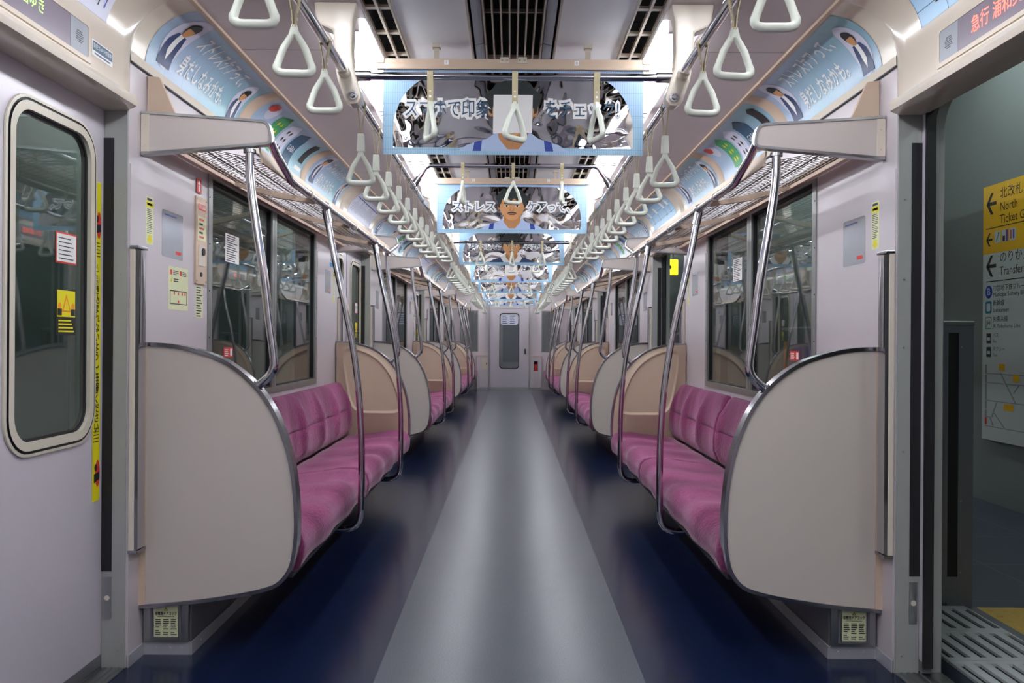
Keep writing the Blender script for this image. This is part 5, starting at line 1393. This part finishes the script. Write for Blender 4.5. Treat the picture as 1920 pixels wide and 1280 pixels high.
# platform gates
for k in range(5):
    ya = doorc(k-1)+1.385 if k else -1.35; yb = (doorc(k)-1.385) if k < 4 else 19.5
    if k == 0: continue
    t = thing('platform_gate', 'waist-high dark platform screen gate %s' % ['', 'beyond the nearest right doorway', 'beyond the second right doorway', 'beyond the third right doorway', 'beyond the last right doorway'][k], 'platform gate', (1.88, ya, 0), 'platform screen gates')
    L = yb-ya
    mb = MB(); mb.box(-0.065, 0.07, 0.012, L-0.012, 0.0, 1.19); link('housing', mb.mesh('housing', [M_TILEFRAME], smooth=0, bevel=0.006), t)
    for y_, d in ((0, 1), (L, -1)):
        q = MB(); q.box(-0.066, -0.036, 0.0, 0.012, 0.02, 1.19, 0); q.box(0.008, 0.071, 0.0, 0.012, 0.0, 1.19, 0); q.box(-0.036, 0.008, 0.0, 0.012, 0.0, 0.13, 0); q.box(-0.036, 0.008, 0, 0.012, 1.16, 1.19, 0); q.box(-0.036, 0.008, 0.004, 0.013, 0.13, 1.16, 1)
        for z in (0.15, 0.45, 0.8, 1.1): q.cyl((0.02, 0, z), (0, -1, 0), 0.003, 0.002, 8, mi=2)
        q.flip(1, d).xf(lambda x, yy, z: (x, yy+y_, z)); link('end_post', q.mesh('post', [M_TILEFRAME, M_DARK, M_STEEL], smooth=0), t)
    for nm, y_a, y_b, z_a, z_b, m_ in (('orange_marker', L-0.10, L-0.04, 0.55, 1.12, M_ORANGE), ('purple_panel', L-0.38, L-0.23, 0.97, 1.09, M_PURP), ('blue_panel', L-0.52, L-0.40, 1.0, 1.09, M_STRAPBLUE)):
        q = MB(); q.box(-0.069, -0.0655, y_a, y_b, z_a, z_b); link(nm, q.mesh(nm, [m_], smooth=0), t)
    mb = MB(); mb.box(-0.07, 0.075, 0.0, L, 1.191, 1.21); link('top_cap', mb.mesh('cap', [M_STEEL], smooth=0, bevel=0.004), t)
# wayfinding sign on the platform wall
def sign_meshes():
    X = 0.0
    brd = MB(); brd.box(0, 0.02, -1.25, 0, 0.44, 2.22, 0)
    P = lambda lv: (lambda u, v: (-0.0006-0.0006*lv, -u, v))
    pr = MB()
    pr.flat([(0, 1.742), (1.25, 1.742), (1.25, 2.22), (0, 2.22)], P(0), 0); pr.flat([(0, 0.44), (1.25, 0.44), (1.25, 1.742), (0, 1.742)], P(0), 1)
    def arrow(u, v, k_, mi=2):
        pr.flat([(u+0.02*k_, v-0.012*k_), (u+0.12*k_, v-0.012*k_), (u+0.12*k_, v+0.012*k_), (u+0.02*k_, v+0.012*k_)], P(1), mi)
        for sg in (-1, 1): pr.flat([(u, v), (u+0.055*k_, v+sg*0.075*k_), (u+0.085*k_, v+sg*0.075*k_), (u+0.033*k_, v)], P(1), mi)
    arrow(0.04, 2.09, 1.0); put_text(pr, '北改札', 0.085, P(1), 0.20, 2.14, 2, align='LEFT'); put_text(pr, 'North', 0.085, P(1), 0.20, 2.05, 2, align='LEFT', sx=0.92); put_text(pr, 'Ticket Gates', 0.085, P(1), 0.20, 1.965, 2, align='LEFT', sx=0.92)
    pr.flat([(0.04, 1.916), (1.2, 1.916), (1.2, 1.922), (0.04, 1.922)], P(1), 2)
    arrow(0.04, 1.84, 0.62)
    for i, (mi) in enumerate((1, 1, 1)):
        u = 0.14+i*0.085; pr.flat([(u, 1.81), (u+0.072, 1.81), (u+0.072, 1.89), (u, 1.89)], P(1), 1)
    pr.flat([(0.155, 1.82), (0.165, 1.82), (0.20, 1.88), (0.19, 1.88)], P(2), 3); pr.flat(ell(0.185, 1.875, 0.007, 0.009), P(2), 3)
    pr.flat([(0.235, 1.815), (0.262, 1.815), (0.262, 1.85), (0.235, 1.85)], P(2), 2); pr.flat([(0.27, 1.812), (0.295, 1.812), (0.295, 1.888), (0.27, 1.888)], P(2), 6)
    pr.flat([(0.32, 1.82), (0.335, 1.82), (0.335, 1.88), (0.32, 1.88)], P(2), 5); pr.flat([(0.35, 1.82), (0.365, 1.82), (0.365, 1.88), (0.35, 1.88)], P(2), 4)
    arrow(0.04, 1.655, 1.0); put_text(pr, 'のりかえ', 0.085, P(1), 0.20, 1.70, 2, align='LEFT'); put_text(pr, 'Transfer', 0.085, P(1), 0.20, 1.61, 2, align='LEFT', sx=0.92)
    pr.flat([(0.04, 1.545), (1.2, 1.545), (1.2, 1.551), (0.04, 1.551)], P(1), 2)
    pr.flat(ell(0.075, 1.475, 0.042, 0.046), P(1), 4); put_text(pr, 'B', 0.07, P(2), 0.075, 1.475, 1)
    put_text(pr, '市営地下鉄ブルーライン', 0.045, P(1), 0.125, 1.495, 2, align='LEFT'); put_text(pr, 'Municipal Subway Blue Line', 0.042, P(1), 0.125, 1.452, 2, align='LEFT')
    pr.flat(rrect(0.035, 0.110, 1.325, 1.41, 0.012, 3), P(1), 7); pr.flat(rrect(0.050, 0.095, 1.34, 1.395, 0.01, 3), P(2), 1)
    put_text(pr, '新幹線', 0.045, P(1), 0.125, 1.392, 2, align='LEFT'); put_text(pr, 'Shinkansen', 0.042, P(1), 0.125, 1.345, 2, align='LEFT')
    pr.flat(rrect(0.035, 0.110, 1.215, 1.30, 0.008, 3), P(1), 3); pr.flat(rrect(0.042, 0.103, 1.222, 1.293, 0.006, 3), P(2), 1); put_text(pr, 'JH', 0.05, P(3), 0.0725, 1.257, 2)
    put_text(pr, 'JR横浜線', 0.045, P(1), 0.125, 1.282, 2, align='LEFT'); put_text(pr, 'JR Yokohama Line', 0.042, P(1), 0.125, 1.235, 2, align='LEFT')
    for z, a, b_ in ((1.15, 'バス', 'Bus'), (1.055, 'タクシー', 'Taxi')):
        pr.flat([(0.05, z-0.035), (0.105, z-0.035), (0.105, z+0.035), (0.05, z+0.035)], P(1), 2); pr.flat(rrect(0.06, 0.095, z-0.015, z+0.008, 0.004, 2), P(2), 1)
        put_text(pr, a, 0.036, P(1), 0.125, z+0.02, 2, align='LEFT'); put_text(pr, b_, 0.032, P(1), 0.125, z-0.02, 2, align='LEFT')
    for z0, z1, mi in ((0.90, 0.965, 8), (0.84, 0.895, 8), (0.72, 0.835, 9), (0.655, 0.71, 9), (0.60, 0.65, 9), (0.545, 0.595, 5)): pr.flat([(0.035, z0), (0.06, z0), (0.06, z1), (0.035, z1)], P(1), mi)
    for z, a, b_ in ((0.905, 0.035, 1.1), (0.84, 0.035, 0.25), (0.84, 0.28, 1.1), (0.715, 0.035, 1.1), (0.60, 0.035, 0.10), (0.535, 0.035, 1.15)): pr.flat([(a, z-0.003), (b_, z-0.003), (b_, z+0.003), (a, z+0.003)], P(1.2), 9)
    for (a, b_, c, d) in ((0.21, 0.915, 0.38, 0.72), (0.36, 0.78, 0.42, 0.84), (0.11, 0.60, 0.17, 0.71), (0.13, 0.64, 0.26, 0.54), (0.09, 0.60, 0.13, 0.54)):
        pr.flat([(a, b_), (a+0.016, b_), (c+0.016, d), (c, d)], P(1.4), 9)
    for a, z in ((0.20, 0.93), (0.36, 0.86), (0.26, 0.66)): pr.flat(rrect(a, a+0.11 if a == 0.26 else a+0.07, z, z+0.045, 0.004, 2), P(2), 0)
    return brd.mesh('board', [M_GREY], smooth=0), pr.mesh('print', [mat('sign_yellow', '#e8b414', 0.4), mat('sign_white', '#c3cbcc', 0.4), M_INK, M_GREEN, mat('sign_blue', '#2c49b8', 0.4), M_RED, mat('sign_purple', '#6a3a92', 0.4), mat('sign_cyan', '#2a7fa8', 0.4), mat('sign_brown', '#8f8480', 0.5), M_GREY], smooth=0, normals=False)
sb, sp_ = sign_meshes()
t = thing('direction_sign', 'large yellow and white station direction board on the platform wall', 'sign', (3.355, 5.89, 0)); link('board', sb, t); link('print', sp_, t)
# hanging lit exit arrow sign
t = thing('hanging_sign', 'yellow lit arrow sign hanging over the platform', 'sign', (2.06, 11.0, 1.99))
mb = MB(); mb.prism(rrect(-0.16, 0.16, 0, 0.215, 0.02), 'xz', 0, 0.10); link('case', mb.mesh('case', [M_TILEFRAME], smooth=0), t)
mb = MB(); M_LIT = mat('lit_yellow', (0.95, 0.85, 0.02, 1), 0.4, emit=0.75)
mb.flat(rrect(-0.157, 0.157, 0.003, 0.212, 0.018), lambda u, v: (u, -0.002, v), 0)
P = lambda u, v: (u, -0.004, v)
mb.flat([(-0.06, 0.099), (0.04, 0.099), (0.04, 0.115), (-0.06, 0.115)], P, 1)
for sg in (-1, 1): mb.flat([(0.075, 0.107), (0.03, 0.107+sg*0.055), (0.008, 0.107+sg*0.055), (0.05, 0.107)], P, 1)
link('lit_face', mb.mesh('face', [M_LIT, M_INK], smooth=0, normals=False), t, label='glowing yellow face with a black right arrow')
mb = MB(); mb.cyl((-0.1, 0.05, 0.215), (0, 0, 1), 0.008, 1.19, 8); mb.cyl((0.1, 0.05, 0.215), (0, 0, 1), 0.008, 1.19, 8); link('hanger_rods', mb.mesh('rods', [M_STEEL], smooth=30), t)
mb = MB(); mb.flat([(0, 0), (0.2, 0.10), (0.2, -0.10)], lambda u, v: (u, v, 0), 0)
tag(link('floor_arrow', mb.mesh('arrow', [M_ORANGE], smooth=0), None, (2.72, 4.35, -0.002)), 'orange arrow mark on the platform tiles', 'floor marking')
# platform lamps
for i in range(5):
    y = 0.5+4.6*i
    t = thing('platform_lamp', 'long tube lamp under the platform ceiling, %s along the platform' % NUM[i], 'lamp', (2.7, y, 3.32), 'platform ceiling lamps')
    mb = MB(); mb.box(-0.07, 0.07, -0.65, 0.65, 0.02, 0.075); link('housing', cached('plh', lambda: mb.mesh('housing', [M_GREY], smooth=0)), t)
    mb2 = MB(); mb2.tube([(0, -0.6, 0), (0, 0, 0), (0, 0.6, 0)], 0.02, 8); link('lamp_tube', cached('plt', lambda: mb2.mesh('tube', [M_PLAMP], smooth=60)), t)
# unseen fill lamps, added to brighten the tunnel wall behind the left windows
for i in range(5):
    t = thing('tunnel_fill_lamp', 'added fill lamp lighting the tunnel wall left of the train, %s along' % NUM[i], 'lamp', (-2.0, 0.5+4.6*i, 3.0), 'tunnel wall fill lamps')
    def hm(): m = MB(); m.box(-0.05, 0.05, -0.65, 0.65, 0.025, 0.07); return m.mesh('housing', [M_GREY], smooth=0)
    def tm(): m = MB(); m.tube([(0, -0.6, 0), (0, 0, 0), (0, 0.6, 0)], 0.018, 8); return m.mesh('tube', [M_TFILL], smooth=60)
    link('housing', cached('tlh', hm), t); link('lamp_tube', cached('tlt', tm), t)
